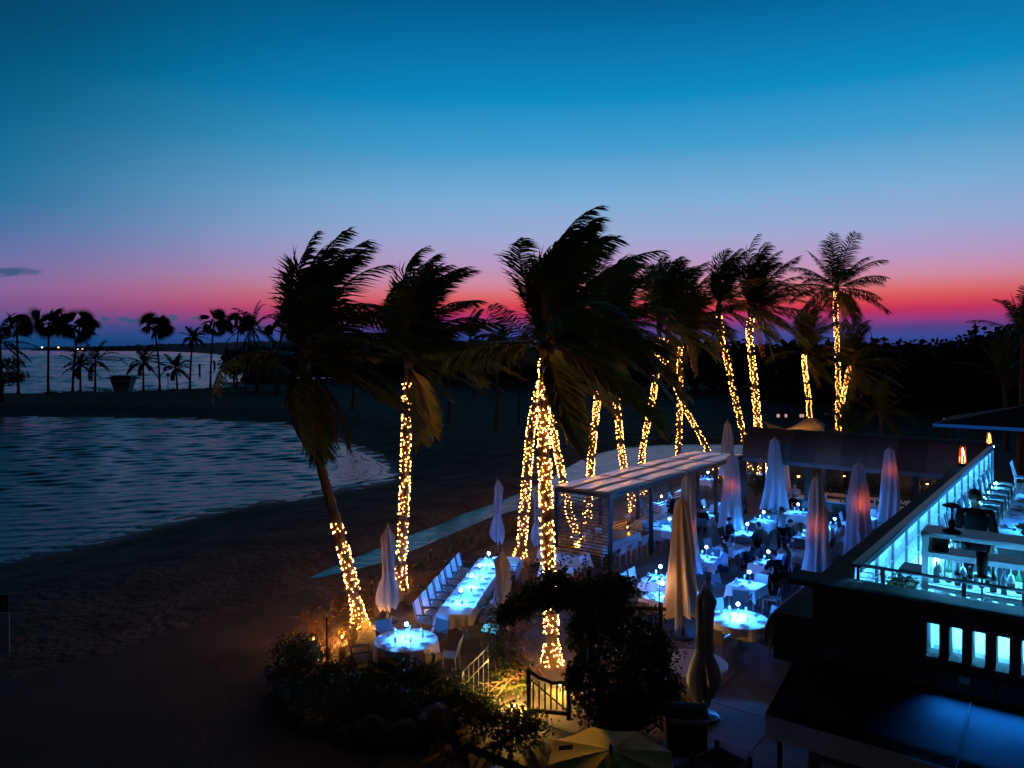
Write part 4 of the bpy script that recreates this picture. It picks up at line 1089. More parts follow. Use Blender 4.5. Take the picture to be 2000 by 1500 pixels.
for k in range(3):
    o = MB().box((0, 0, .012), (.26, .2, .024)).build('menu', M_BLACK, None, loc=sp + rot2(-.05 + k * .3, 0.02, YAW) + Vector((0, 0, .753)), rz=YAW); tag(o, 'black menu folder lying on the serving table', 'menu', 'menus on the serving table')
WS2 = 'small white-clothed table just behind the arbor leaves'
rect_table(UV(21.6, -14.7), 0.9, 0.7, WS2, YAW, 0.3, 61)
# ================================================================== STONE BUILDING WITH ROOF DECK
M_STONE = mat('coral_stone', (0.14, 0.125, 0.11), 0.9, var=0.5, scale=2.2, bump=1.0, bscale=7)
M_LED = emi('led_cyan', (0.07, 0.48, 1.0), 230)
M_DECK = mat('deck_board', (0.30, 0.28, 0.26), 0.6, var=0.2)
DZ, WT, UF = 4.1, 5.0, 10.55
VL = -3.05
bo = UV(UF, VL)
bld = empty('stone_building', bo, YAW, 'old coral-stone building with a blue-lit roof deck behind its slotted parapet', 'building')
# local: x = v - VL, y = u - UF
def vb(v): return v - VL
slots = [vb(v_at(px, UF)) for px in (1822, 1866, 1911, 1958, 2008, 2062, 2120)]
SW, SZ0, SZ1 = 0.135, 4.36, 4.76
b = MB(); b.box((4.5, 4 + 0.5, 1.9), (9.4, 8, 3.7)); b.build('wall', M_STONE, bld)
b = MB(); b.box((4.5, 0.15, (3.75 + SZ0) / 2), (9.0, 0.3, SZ0 - 3.75)); b.build('wall', M_STONE, bld)
b = MB(); b.box((4.5, 0.15, (SZ1 + WT) / 2), (9.0, 0.3, WT - SZ1)); b.build('wall', M_STONE, bld)
edges = [0.0] + [x for s in slots for x in (s - SW / 2, s + SW / 2)] + [9.0]
for k in range(0, len(edges), 2):
    a, c = edges[k], edges[k + 1]
    MB().box(((a + c) / 2, 0.15, (SZ0 + SZ1) / 2), (c - a, 0.294, SZ1 - SZ0 + .004)).build('pier', M_STONE, bld)
for s in slots:
    MB().box((s, 0.05, SZ0 + 0.012), (SW - .004, 0.3, 0.024)).build('sill', M_STONE, bld)
# rough stones and ledges on the front face
rnd = random.Random(5)
b0 = []
for row in range(5):
    x = 0.02 + rnd.random() * 0.3
    z = 3.72 + row * 0.27
    while x < 8.6:
        w = rnd.uniform(0.32, 0.75)
        blocked = (z + .26 > SZ0 - .03 and z < SZ1 + .03 and any(x < s + SW / 2 + .05 and x + w > s - SW / 2 - .05 for s in slots))
        if not blocked:
            b = MB(); dpt = rnd.uniform(0.02, 0.09)
            pts = [(x + .015, -dpt * rnd.uniform(.2, 1), z + .015), (x + w - .015, -dpt * rnd.uniform(.2, 1), z + .015), (x + w - .015, -dpt * rnd.uniform(.2, 1), z + .25), (x + .015, -dpt * rnd.uniform(.2, 1), z + .25),
                   (x, 0.02, z), (x + w, 0.02, z), (x + w, 0.02, z + .265), (x, 0.02, z + .265), (x + w / 2 + rnd.uniform(-.1, .1), -dpt * 1.25, z + .13)]
            b.add(pts, [(0, 1, 8), (1, 2, 8), (2, 3, 8), (3, 0, 8), (4, 5, 1, 0), (5, 6, 2, 1), (6, 7, 3, 2), (7, 4, 0, 3)])
            b.build('stone', M_STONE, bld)
        x += w
MB().box((4.4, 0.02, WT + 0.035), (9.3, 0.5, 0.07)).build('coping', M_STONE, bld)
MB().box((4.5, 4.3, 3.96), (8.9, 7.9, 0.26)).build('slab', M_STONE, bld)
MB().box((-0.12, 8.75, 4.08), (1.0, 16.9, 0.66)).build('side_parapet', M_STONE, bld)
MB().box((5.0, 13.0, 3.9), (9.9, 9.6, 0.14)).build('slab', M_STONE, bld)
MB().box((5.3, 13.0, 1.9), (8.9, 9.4, 3.85)).build('wall', M_STONE, bld)
# deck floor, plank by plank
fl = empty('roof_deck_floor', UV(UF, VL, DZ), YAW, 'planked floor of the blue-lit roof deck', 'deck floor')
pk = MB().box((0, 0, 0), (0.135, 16.5, 0.03)).mesh('plank', M_DECK)
for k in range(34): link('plank', pk, fl, (0.5 + k * 0.142, 8.6, 0.008))
# LED strip along the foot of the side wall and the front wall
led = MB(); led.box((0.10, 8.1, 0), (0.05, 15.8, 0.02)); led.box((0.045, 8.1, 1.07), (0.03, 15.8, 0.012))
o = led.build('led_strip', M_LED, None, loc=UV(UF + .3, VL + .47, DZ + .05), rz=YAW); tag(o, 'cyan light strip along the foot of the deck parapet', 'light strip')
led = MB().box((3.0, 0, 0), (5.0, 0.05, 0.03)); o = led.build('led_strip', M_LED, None, loc=UV(UF + .38, VL + .6, DZ + .05), rz=YAW); tag(o, 'cyan light strip inside the slotted front parapet', 'light strip')
# pebble-textured pale facing inside the side parapet
M_PEB = mat('pebble_facing', (0.45, 0.46, 0.46), 0.6, var=0.95, scale=14, bump=1.0, bscale=16)
for k in range(15):
    MB().box((0.436, 0.85 + k * 1.06, 4.68), (0.024, 1.03, 1.1)).build('facing_panel', M_PEB, bld)
# railing on the parapet
M_RAIL = mat('rail_steel', (0.33, 0.36, 0.38), 0.35, 0.6)
rl = empty('deck_railing', UV(UF + .3, VL + .42, DZ), YAW, 'thin steel cable railing round the corner of the roof deck', 'railing')
zt = 1.15
for k in range(16):
    MB().box((0.075, 0.02 + k * 1.06, zt / 2), (0.035, 0.06, zt)).build('post', mat('rail_dark', (.05, .055, .06), .4, .5), rl)
for k in range(1, 6): MB().box((0.62 * k + .05 + (.0 if k > 1 else -.3), 0.04, (zt + .9) / 2), (0.05, 0.03, zt - .9)).build('post', M_RAIL, rl)
MB().box((0.06, 7.8, zt), (0.11, 15.7, 0.035)).build('handrail', mat('rail_dark', (.05, .055, .06), .4, .5), rl)
MB().box((0.122, 7.8, zt - .04), (.012, 15.7, .09)).build('handrail', mat('rail_dark', (.05, .055, .06), .4, .5), rl)
MB().tube([(0.05, 0.02, zt), (5.5, 0.02, zt)], 0.024, 6).build('handrail', M_RAIL, rl)
for z in (0.92, 0.99, 1.06, 1.13):
    MB().tube([(0.06, 0.04, z), (5.5, 0.04, z)], 0.006, 4).build('cable', M_RAIL, rl)
for z in (0.45, 0.75):
    MB().tube([(0.08, 0.05, z), (0.08, 15.6, z)], 0.008, 4).build('cable', M_RAIL, rl)

# ------------------------------------------------------------------ bar shelving on the deck
bx = UV(11.1, -1.87, DZ)
bar = empty('bar_shelf', bx, YAW, 'white open bar shelving with bottles and hanging glasses on the roof deck', 'bar shelf')
BL = 3.2
for z, d, th in ((0.66, 0.62, .05), (0.93, 0.36, .04), (1.34, 0.42, .07), (1.60, 0.5, .06)):
    MB().box((BL / 2, d / 2 + (0.1 if z > .7 else 0), z), (BL, d, th)).build('shelf', M_WHITE, bar)
for x in (0.05, 1.75, BL - .05):
    for y in (0.13, 0.45): MB().box((x, y, 0.8), (0.075, 0.075, 1.6)).build('upright', M_WHITE, bar)
MB().box((BL / 2, 0.61, 0.33), (BL - .1, 0.02, 0.62)).build('back_panel', M_WHITE, bar)
for z, y in ((1.30, 0.28), (0.905, 0.27), (0.63, 0.22)):
    MB().box((BL / 2, y, z - .0), (BL - .2, 0.025, 0.018)).build('led_strip', emi('led_shelf', (0.07, 0.48, 1.0), 240), bar)
M_BG = [mat('bottle_dark', (0.01, 0.02, 0.015), 0.1, spec=.8), mat('bottle_green', (0.02, 0.07, 0.03), 0.1, spec=.8), mat('bottle_clear', (0.5, 0.6, 0.65), 0.08, transl=.4, spec=.8), mat('bottle_amber', (0.10, 0.05, 0.02), 0.1, spec=.8)]
bl = ['dark', 'green', 'clear', 'amber']
rnd = random.Random(12)
for k in range(22):
    i = rnd.choice((0, 0, 1, 2, 3)); h = rnd.uniform(.24, .32); r = rnd.uniform(.033, .042)
    x = 0.16 + k * 0.125 + rnd.uniform(-.02, .02); y = rnd.uniform(0.2, 0.4)
    q = bx + rot2(x, y, YAW) + Vector((0, 0, 0.951))
    t = empty('bottle', q, 0, bl[i] + ' glass bottle standing on the middle bar shelf', 'bottle', bl[i] + ' bottles on the bar shelf')
    MB().lathe([(r * .9, 0), (r, .02), (r, h * .6), (r * .38, h * .76), (r * .34, h), (r * .4, h * 1.01)], 10).build('glass_body', M_BG[i], t, smooth=True)
    MB().lathe([(r * 1.02, h * .18), (r * 1.02, h * .48)], 10, caps=False).build('paper_label', M_PLATE, t)
    MB().lathe([(r * .42, h * .98), (r * .42, h * 1.06)], 8).build('cap', M_BLACK, t)
for k in range(10):
    q = bx + rot2(0.2 + k * .26, 0.26, YAW) + Vector((0, 0, 1.30))
    o = link('hanging_glass', ME_GLASS, None, q); o.rotation_euler = (math.pi, 0, 0); tag(o, 'wine glass hanging upside down under the bar rack', 'glass', 'glasses hanging from the bar rack')
for k in range(12):
    q = bx + rot2(0.32 + (k % 6) * .16, 0.2 + (k // 6) * .2, YAW) + Vector((0, 0, .686))
    o = MB().lathe([(0.03, 0), (0.036, .1), (0.033, .1), (0.028, .01)], 10, caps=False).build('tumbler', M_GLASS, None, loc=q, smooth=True); tag(o, 'clear tumbler standing on the lower bar counter', 'glass', 'tumblers on the bar counter')
for k, x in enumerate((1.55, 2.0)):
    q = bx + rot2(x, 0.2, YAW) + Vector((0, 0, .686))
    o = MB().lathe([(0.07, 0), (0.085, .05), (0.085, .17), (0.06, .21), (0.065, .24)], 14).build('glass_jar', M_GLASS, None, loc=q, smooth=True); tag(o, 'big round glass jar on the lower bar counter', 'jar', 'jars on the bar counter')
# dark lantern on the top shelf, oil torch standing in front of the shelf, ice box beneath
q = bx + rot2(0.33, 0.3, YAW) + Vector((0, 0, 1.632))
t = empty('lantern', q, 0, 'dark flat-capped lantern standing on top of the bar shelving', 'lantern')
MB().lathe([(0.11, 0), (0.11, .02), (0.03, .05), (0.05, .1), (0.03, .16)], 14).build('base', M_BLACK, t, smooth=True)
MB().tube([(0, 0, .1), (0, 0, .34)], .012, 6).build('stem', M_BLACK, t); MB().lathe([(0.11, .33), (0.115, .345), (0.05, .375), (.01, .38)], 16).build('cap', M_BLACK, t, smooth=True)
q = UV(11.02, v_at(1918, 11.02), DZ + .69)
t = empty('oil_torch', q, 0, 'unlit black oil torch with drip plate in front of the bar bottles', 'torch')
MB().lathe([(0.05, 0), (.05, .01), (.01, .02), (0.011, .5)], 10).build('stem', M_BLACK, t); MB().lathe([(0.02, .49), (0.1, .51), (0.1, .54), (.02, .55)], 16).build('drip_plate', M_BLACK, t, smooth=True); MB().lathe([(0.055, .55), (0.062, .58), (0.065, .82), (.05, .83)], 14).build('oil_can', M_BLACK, t, smooth=True)
q = bx + rot2(0.2, 0.28, YAW) + Vector((0, 0, 1.376)); o = MB().lathe([(.09, 0), (.1, .02), (.1, .2), (.085, .2), (.085, .03), (.02, .02)], 16).build('ice_bucket', M_BLACK, None, loc=q, smooth=True); tag(o, 'black ice bucket on the upper bar shelf', 'bucket')
q = UV(12.0, v_at(1792, 12.0), DZ); t = empty('waste_cabinet', q, YAW, 'white cabinet with black lid next to the bar shelving', 'cabinet')
MB().box((0, 0, .45), (.36, .36, .9)).build('body', M_WHITE, t); MB().box((0, 0, .925), (.4, .4, .05)).build('lid', M_BLACK, t)
q = UV(11.5, v_at(1762, 11.5), DZ); t = empty('potted_plant', q, 0, 'dark potted plant inside the corner of the deck railing', 'plant')
MB().lathe([(.13, 0), (.17, .3), (.18, .62), (.15, .62), (.14, .55)], 14).build('pot', M_BLACK, t, smooth=True)
b = MB(); leaf_cloud(b, (0, 0, .8), .26, .26, .2, 260, .09, random.Random(3), .2); b.build('foliage', M_DARKLEAF, t)

# ------------------------------------------------------------------ long slatted table and chairs on the deck
t = empty('slatted_table', UV(15.0, -1.5, DZ), YAW, 'long white slatted table on the roof deck', 'table')
sl = MB().box((0, 0, 0), (1.05, 0.085, 0.03)).mesh('slat', M_WHITE)
for k in range(82): link('slat', sl, t, (.52, .05 + k * .115, .735))
for x in (.08, .97): MB().box((x, 4.7, .69), (.06, 9.4, .06)).build('rail', M_WHITE, t)
for x in (.08, .97):
    for y in (.2, 3.2, 6.2, 9.2): MB().box((x, y, .33), (.07, .07, .66)).build('leg', M_WHITE, t)
for k in range(10):
    chair(CH_S, UV(15.4 + k * .78, -1.93, DZ + .02), YAW - 1.57, 'woven pale chair in the row between the deck railing and slatted table', 'row of chairs along the slatted deck table')
for k in range(5):
    q = UV(15.6 + k * 1.7, -0.98, DZ + .752); t = empty('flower_centrepiece', q, 0, 'dark leafy centrepiece in a low vase on the slatted deck table', 'flowers', 'centrepieces on the slatted table')
    MB().lathe([(.05, 0), (.07, .06), (.04, .13)], 10).build('vase', M_GLASS, t, smooth=True)
    b = MB(); leaf_cloud(b, (0, 0, .22), .2, .2, .13, 120, .1, random.Random(k), .2); b.build('foliage', M_DARKLEAF, t)
for k in range(8):
    for s in (-1, 1): plate(UV(15.6 + k * 1.05, -0.98 + s * .36, DZ + .753), YAW, 'the slatted deck table, added as fill light')
for i, (u, v, w) in enumerate(((25.6, -0.9, 'square white table at the far end of the roof deck'), (27.4, 0.4, 'square white table behind the last one on the roof deck'))):
    rect_table(UV(u, v, DZ), .95, .95, w, YAW, .3, 70 + i); table_lamp(UV(u, v, DZ + .752), w, 7)
    for a in (3.14, -1.57): chair(CH_W, UV(u, v, DZ) + rot2(math.cos(a) * .8, math.sin(a) * .8, YAW), YAW + a + 1.57, 'pale chair at the ' + w, 'chairs at the ' + w)
for i, u in enumerate((16.5, 20.5, 24.0)):
    table_lamp(UV(u, -.98, DZ + .752), 'the slatted deck table, added as fill light', 5, (.02, .25, 1), 'fill lamps added on the slatted deck table')  # added lamps, fill light for the far part of the deck

# ------------------------------------------------------------------ black canvas awning over the ground-floor bar
M_AWN = mat('black_canvas', (0.014, 0.022, 0.022), 0.9, var=0.25, scale=1.5, bump=.15, bscale=20)
aw = empty('awning', UV(9.22, -3.21, 3.4), YAW, 'big black canvas awning with grey valance under the stone parapet', 'awning')
b = MB().grid(lambda a, c: (c * 9.0, a * 1.34, .3 + .32 * a - .03 * math.sin(math.pi * a) + .012 * math.sin(c * 19)), 6, 40); o = b.build('canopy', M_AWN, aw, smooth=True); o.modifiers.new('s', 'SOLIDIFY').thickness = .02
MB().grid(lambda a, c: (c * 9.0, -.012 - .01 * a + .006 * math.sin(c * 60), .3 - .27 * a), 3, 60).build('valance', mat('valance_grey', (.6, .6, .58), .8, transl=.1), aw, smooth=True)
MB().grid(lambda a, c: (-.012, a * 1.24, .3 + .32 * a - (.10 + .32 * a * 0) * c), 6, 3).build('side_flap', M_AWN, aw)
for k in range(1, 9): MB().tube([(k * 1.0, a * 1.33, .318 + .32 * a - .03 * math.sin(math.pi * a) + .012 * math.sin(k / 9 * 19)) for a in (0, .25, .5, .75, 1)], .012, 5).build('seam', M_AWN, aw)
for x in (.15, 3.2, 6.2): MB().tube([(x, .04, .25), (x, .04, -3.4)], .03, 6).build('post', M_BLACK, aw)
q = UV(10.46, v_at(1886, 10.5), 4.22); t = empty('wall_floodlight', q, YAW, 'small blue floodlight fixed under the parapet slots above the awning', 'floodlight')
MB().box((0, -.05, 0), (.1, .08, .07)).build('housing', M_WHITE, t); fl_ = lamp('AREA', t, (0.25, -.12, -.02), 1.3, (.01, .22, 1.0), 'flood_light', aim=(0.0, -.55, -.85), size=(1.1, .05)); fl_.data.spread = R(95)
# ground-floor bar front beneath the awning, pink light
cb_ = empty('bar_counter', UV(9.7, -3.0), YAW, 'pink-lit bar counter beneath the black awning', 'bar counter')
MB().box((3.5, .35, .55), (7, .6, 1.1)).build('front', mat('counter_panel', (.2, .07, .07), .6), cb_); MB().box((3.5, .32, 1.13), (7.2, .75, .06)).build('top', mat('counter_top', (.3, .24, .22), .3), cb_)
pk_ = MB().box((.75, .12, 2.92), (1.0, .04, .2)).build('sign_board', mat('pink_board', (.5, .3, .33), .6), cb_)
for k in range(3):
    q = UV(9.75, -1.7 + k * 1.4, 2.5); t = empty('pendant_lamp', q, 0, 'pink pendant lamp under the black awning', 'pendant lamp', 'pendant lamps under the awning')
    MB().tube([(0, 0, .1), (0, 0, 1.1)], .006, 4).build('cord', M_BLACK, t); MB().lathe([(.02, .12), (.1, .02), (.1, 0), (.09, 0)], 12, caps=False).build('shade', M_BLACK, t, smooth=True)
    MB().lathe([(.01, .06), (.04, .03), (.04, -.02), (.01, -.04)], 10).build('bulb', emi('pink_bulb', (1, .3, .32), 9), t, smooth=True)
rnd = random.Random(6)
for k in range(16):
    q = UV(9.95 + rnd.uniform(-.2, .2), -2.6 + k * .3, 1.161); i = rnd.choice((0, 1, 2, 3))
    t = empty('bottle', q, 0, bl[i] + ' liquor bottle on the counter under the awning', 'bottle', bl[i] + ' bottles under the awning'); MB().lathe([(.035, 0), (.038, .02), (.038, .18), (.014, .23), (.013, .3)], 10).build('glass_body', M_BG[i], t, smooth=True)

# grey quarter-dome awning on the side wall
ga = empty('awning', UV(12.3, -3.62, 3.62), YAW, 'grey quarter-dome awning jutting from the side wall over the big round table', 'awning')
def dome(a, c):
    ph = a * math.pi / 2; th = (c - .5) * 2
    return (-.46 * math.sin(ph), th * .8 * (1 - .12 * a), .72 * math.cos(ph))
o = MB().grid(dome, 9, 17).build('canopy', mat('awning_grey', (.45, .43, .41), .85, transl=.15), ga, smooth=True); o.modifiers.new('s', 'SOLIDIFY').thickness = .02
for y in (-.76, -.25, .27, .76): MB().tube([(-.46 * math.sin(k * math.pi / 12) * .96, y * (1 - .02 * k), .70 * math.cos(k * math.pi / 12)) for k in range(7)], .012, 5).build('hoop', M_BLACK, ga)

# ================================================================== BARREL-ROOFED BAR
shrub_late = []
u0, va_, vz_ = 37.0, -14.05, -3.7
bb = empty('beach_bar', UV(u0, va_), YAW, 'open beach bar under a long brown barrel-vaulted canvas roof', 'bar')
M_BROWN = mat('brown_canvas', (.17, .125, .10), .8, var=.25, scale=1.2, bump=.2, bscale=12)
M_BROWN2 = mat('dark_brown_canvas', (.11, .085, .07), .8, var=.25, scale=1.2, bump=.2, bscale=12)
Lb = vz_ - va_; npan = 9
for i in range(npan):
    def fn(a, c, i=i):
        ph = math.pi * a; sag = .035 * math.sin(math.pi * c)
        return ((i + c * .995) * Lb / npan, 1.4 - (1.4 - sag) * math.cos(ph), 2.8 + (1.4 - sag) * math.sin(ph))
    MB().grid(fn, 17, 5).build('roof_panel', M_BROWN if i % 2 else M_BROWN2, bb, smooth=True)
MB().box((Lb / 2, -.01, 2.70), (Lb, .05, .2)).build('valance', mat('bar_valance', (.16, .17, .18), .6), bb)
MB().box((Lb / 2, 2.81, 2.70), (Lb, .05, .2)).build('valance', MATS['bar_valance'], bb)
for i in range(npan + 1):
    MB().tube([(i * Lb / npan, 1.4 - 1.385 * math.cos(math.pi * k / 10), 2.8 + 1.385 * math.sin(math.pi * k / 10)) for k in range(11)], .02, 5).build('hoop', M_BLACK, bb)
for px in (1578, 1790):
    v = v_at(px, u0 + .1)
    for y in (.1, 2.7): MB().box((v - va_, y, 1.3), (.26, .26, 2.6)).build('post', mat('green_post', (.02, .035, .03), .6), bb)
for y in (.1, 2.7): MB().box((.12, y, 1.3), (.12, .12, 2.6)).build('post', M_BLACK, bb)
ct = empty('bar_counter', UV(u0 + .35, va_ + 2.6), YAW, 'long dark-fronted counter with pale top under the barrel roof', 'bar counter')
MB().box((3.6, .3, .5), (7.2, .5, 1.0)).build('front', mat('dark_wood', (.03, .02, .016), .6), ct); MB().box((3.6, .3, 1.03), (7.4, .75, .06)).build('top', mat('pale_top', (.5, .48, .47), .35), ct)
MB().box((3.6, 1.9, .5), (7.2, .5, 1.0)).build('front', MATS['dark_wood'], ct); MB().box((3.6, 1.9, 1.03), (7.4, .65, .06)).build('top', MATS['pale_top'], ct)
rnd = random.Random(16)
for k in range(44):
    i = rnd.choice((0, 1, 2, 2, 3)); q = UV(u0 + .35 + rnd.choice((.15, .4, 1.75, 2.0)), va_ + 2.8 + rnd.random() * 6.9, 1.061)
    t = empty('bottle', q, 0, bl[i] + ' bottle on the counters under the barrel roof', 'bottle', bl[i] + ' bottles under the barrel roof'); h = rnd.uniform(.26, .36)
    MB().lathe([(.045, 0), (.048, .02), (.048, h * .6), (.018, h * .78), (.016, h)], 8).build('glass_body', M_BG[i], t, smooth=True)
for k in range(6):
    q = UV(u0 + 1.4, va_ + .9 + k * 1.75, 2.15); t = empty('pendant_lamp', q, 0, 'warm pendant lamp hanging under the barrel roof', 'pendant lamp', 'pendant lamps under the barrel roof')
    MB().tube([(0, 0, .1), (0, 0, 2.0)], .006, 4).build('cord', M_BLACK, t); MB().lathe([(.03, .14), (.13, .03), (.14, 0)], 12, caps=False).build('shade', M_BLACK, t, smooth=True)
    MB().lathe([(.01, .08), (.05, .04), (.05, -.03), (.01, -.05)], 10).build('bulb', emi('amber_bulb', (1, .36, .08), 22), t, smooth=True); lamp('POINT', t, (0, 0, -.12), .8, (1, .42, .13), 'pendant_light', .05)
for k in range(7):
    q = UV(u0 - .35, va_ + 3.2 + k * .95); t = empty('bar_stool', q, YAW, 'dark bar stool standing along the counter under the barrel roof', 'stool', 'bar stools')
    for x in (-.15, .15):
        for y in (-.15, .15): MB().tube([(x, y, 0), (x * .8, y * .8, .74)], .014, 5).build('leg', M_BLACK, t)
    MB().box((0, 0, .75), (.36, .36, .04)).build('seat', M_CHAIRD, t); MB().box((0, -.17, .95), (.36, .03, .28)).build('backrest', M_CHAIRD, t)

for k in range(11):
    q = UV(u0 + 4.6 + (k % 3) * .5, va_ - 1.0 + k * 1.15)
    shrub_late.append((q, .9 + .15 * (k % 3), 1.5 + .4 * (k % 2), 300 + k))
# sail shades, lit from below
M_SAIL = mat('sail_cloth', (.6, .45, .28), .8, var=.08, transl=.3)
def sail(label, pts, lift):
    P_ = [W(*p) for p in pts]; c0 = Vector((P_[0].x, P_[0].y, 0))
    root = empty('sail_shade', c0, 0, label, 'sail shade', None)
    def fn(a, c):
        q = P_[0].lerp(P_[1], a).lerp(P_[3].lerp(P_[2], a), c) - c0
        k = 16 * a * (1 - a) * c * (1 - c)
        e = 4 * max(a * (1 - a) * (1 - min(1, 4 * c * (1 - c))), c * (1 - c) * (1 - min(1, 4 * a * (1 - a))))
        ctr = (P_[0] + P_[1] + P_[2] + P_[3]) / 4 - c0
        return q.lerp(ctr, .10 * e) + Vector((0, 0, lift * k))
    MB().grid(fn, 13, 13).build('cloth', M_SAIL, root, smooth=True)
    for p in P_: MB().tube([(p.x - c0.x, p.y - c0.y, 0), p - c0], .05, 6).build('mast', M_BLACK, root)
sail('amber-lit sail shade stretched from the thick palm', [(1488, 822, 53), (1570, 852, 46), (1600, 862, 45), (1500, 838, 52)], .1)
sail('amber-lit sail shade peaking beside the short palm', [(1535, 838, 50), (1580, 818, 56), (1613, 828, 53), (1612, 852, 46)], .55)
for px, py, D, pw in ((1560, 868, 49, 9), (1500, 880, 46.5, 6)):
    q = W(px, py, D); t = empty('garden_or_fill_lamp', (q.x, q.y, 0), 0, 'added amber fill lamp on a post shining up at the sails' if px > 1530 else 'added amber fill lamp on a post beside the thick palm', 'lamp', None)
    MB().tube([(0, 0, 0), (0, 0, q.z - .1)], .03, 6).build('post', M_BLACK, t); MB().lathe([(.02, -.1), (.09, -.05), (.09, .03), (.07, .05)], 10).build('lamp_head', emi('amber_bulb', (1, .36, .08), 22), t)
    lamp('SPOT', t, (0, 0, q.z + .12), pw, (1, .5, .16), 'garden_fill', .08, R(150), (0, .1, 1))  # spot added to light the sail cloth from below
# open parasol glowing amber beyond the bar roof
q = W(1830, 870, 47); t = empty('open_umbrella', (q.x, q.y, 0), 0, 'open parasol glowing amber from below beyond the barrel roof', 'umbrella')
zc = H - (862 - HY) / F * 47
MB().tube([(0, 0, 0), (0, 0, zc)], .04, 8).build('pole', M_BLACK, t)
b = MB()
for k in range(8):
    a0, a1 = k * math.pi / 4, (k + 1) * math.pi / 4
    o = MB().add([(0, 0, zc), (1.75 * math.cos(a0), 1.75 * math.sin(a0), zc - .55), (1.75 * math.cos(a1), 1.75 * math.sin(a1), zc - .55), (.8 * math.cos((a0 + a1) / 2), .8 * math.sin((a0 + a1) / 2), zc - .24)], [(0, 1, 3), (1, 2, 3), (2, 0, 3)]).build('canopy_panel', mat('amber_canvas', (.65, .45, .25), .8, transl=.55), t)
    MB().tube([(0, 0, zc - .05), (1.72 * math.cos(a0), 1.72 * math.sin(a0), zc - .57)], .015, 4).build('rib', M_BLACK, t)
l_ = MB().lathe([(.02, -.1), (.08, -.05), (.08, .05), (.02, .1)], 10, c=(.06, -.06, zc - .75)).build('heat_lamp', emi('amber_bulb', (1, .36, .08), 22), t); lamp('POINT', t, (.25, -.2, zc - .65), 5, (1, .45, .1), 'umbrella_light', .08)

# flame torches by the deck
def torch(px, py, D, s, label):
    q = W(px, py, D); t = empty('flame_torch', (q.x, q.y, 0), 0, label, 'torch', None)
    MB().tube([(0, 0, 0), (0, 0, q.z - .28 * s)], .05, 8).build('pole', M_BLACK, t); MB().lathe([(.06, -.3 * s), (.2 * s, -.2 * s), (.2 * s, -.17 * s), (.05, -.24 * s)], 12, c=(0, 0, q.z)).build('bowl', M_BLACK, t)
    rnd = random.Random(px)
    for k in range(7):
        a = k * .9; r = .085 * s * (k > 0); h = s * (.40 if k == 0 else rnd.uniform(.16, .5)); w = .12 * s if k == 0 else .045 * s
        b = MB().lathe([(w * .4, -.2 * s), (w, -.1 * s), (w * .85, h * .25), (w * .4, h * .65), (.004, h)], 9, c=(r * math.cos(a), r * math.sin(a), q.z))
        b.build('flame', emi('flame_core' if k == 0 else 'flame_outer', (1, .5, .1) if k == 0 else (1, .06, .006), 14 if k == 0 else 1.1), t, smooth=True)
    lamp('POINT', t, (0, 0, q.z + .1), 2.5 * s, (1, .25, .05), 'flame_light', .15)
torch(1880, 895, 27.0, .95, 'tall torch with big bright flame beside the bar roof end')
torch(1932, 860, 29.5, .7, 'tall torch with small ragged flame under the dark pavilion roof')

# pavilion roof beyond the deck
pvn = empty('pavilion', Vector((W(2110, 900, 38).x, 38, 0)), YAW, 'dark pavilion with blue-lit eaves beyond the roof deck', 'pavilion')
zr = 8.1 - 142 / F * 40
b = MB(); frustum(b, zr, zr + .95, 6, 2.2, 3.0, .3); b.build('roof', mat('roof_shingle', (.05, .035, .03), .85, var=.4, bump=.5), pvn)
MB().box((0, -3.03, zr - .06), (12, .05, .16)).build('fascia', emi('eave_led', (.01, .10, .42), .35), pvn)
for x in (-5.6, -2, 2, 5.6):
    for y in (-2.7, 2.7): MB().box((x, y, zr / 2 - .1), (.25, .25, zr - .1)).build('post', M_BLACK, pvn)

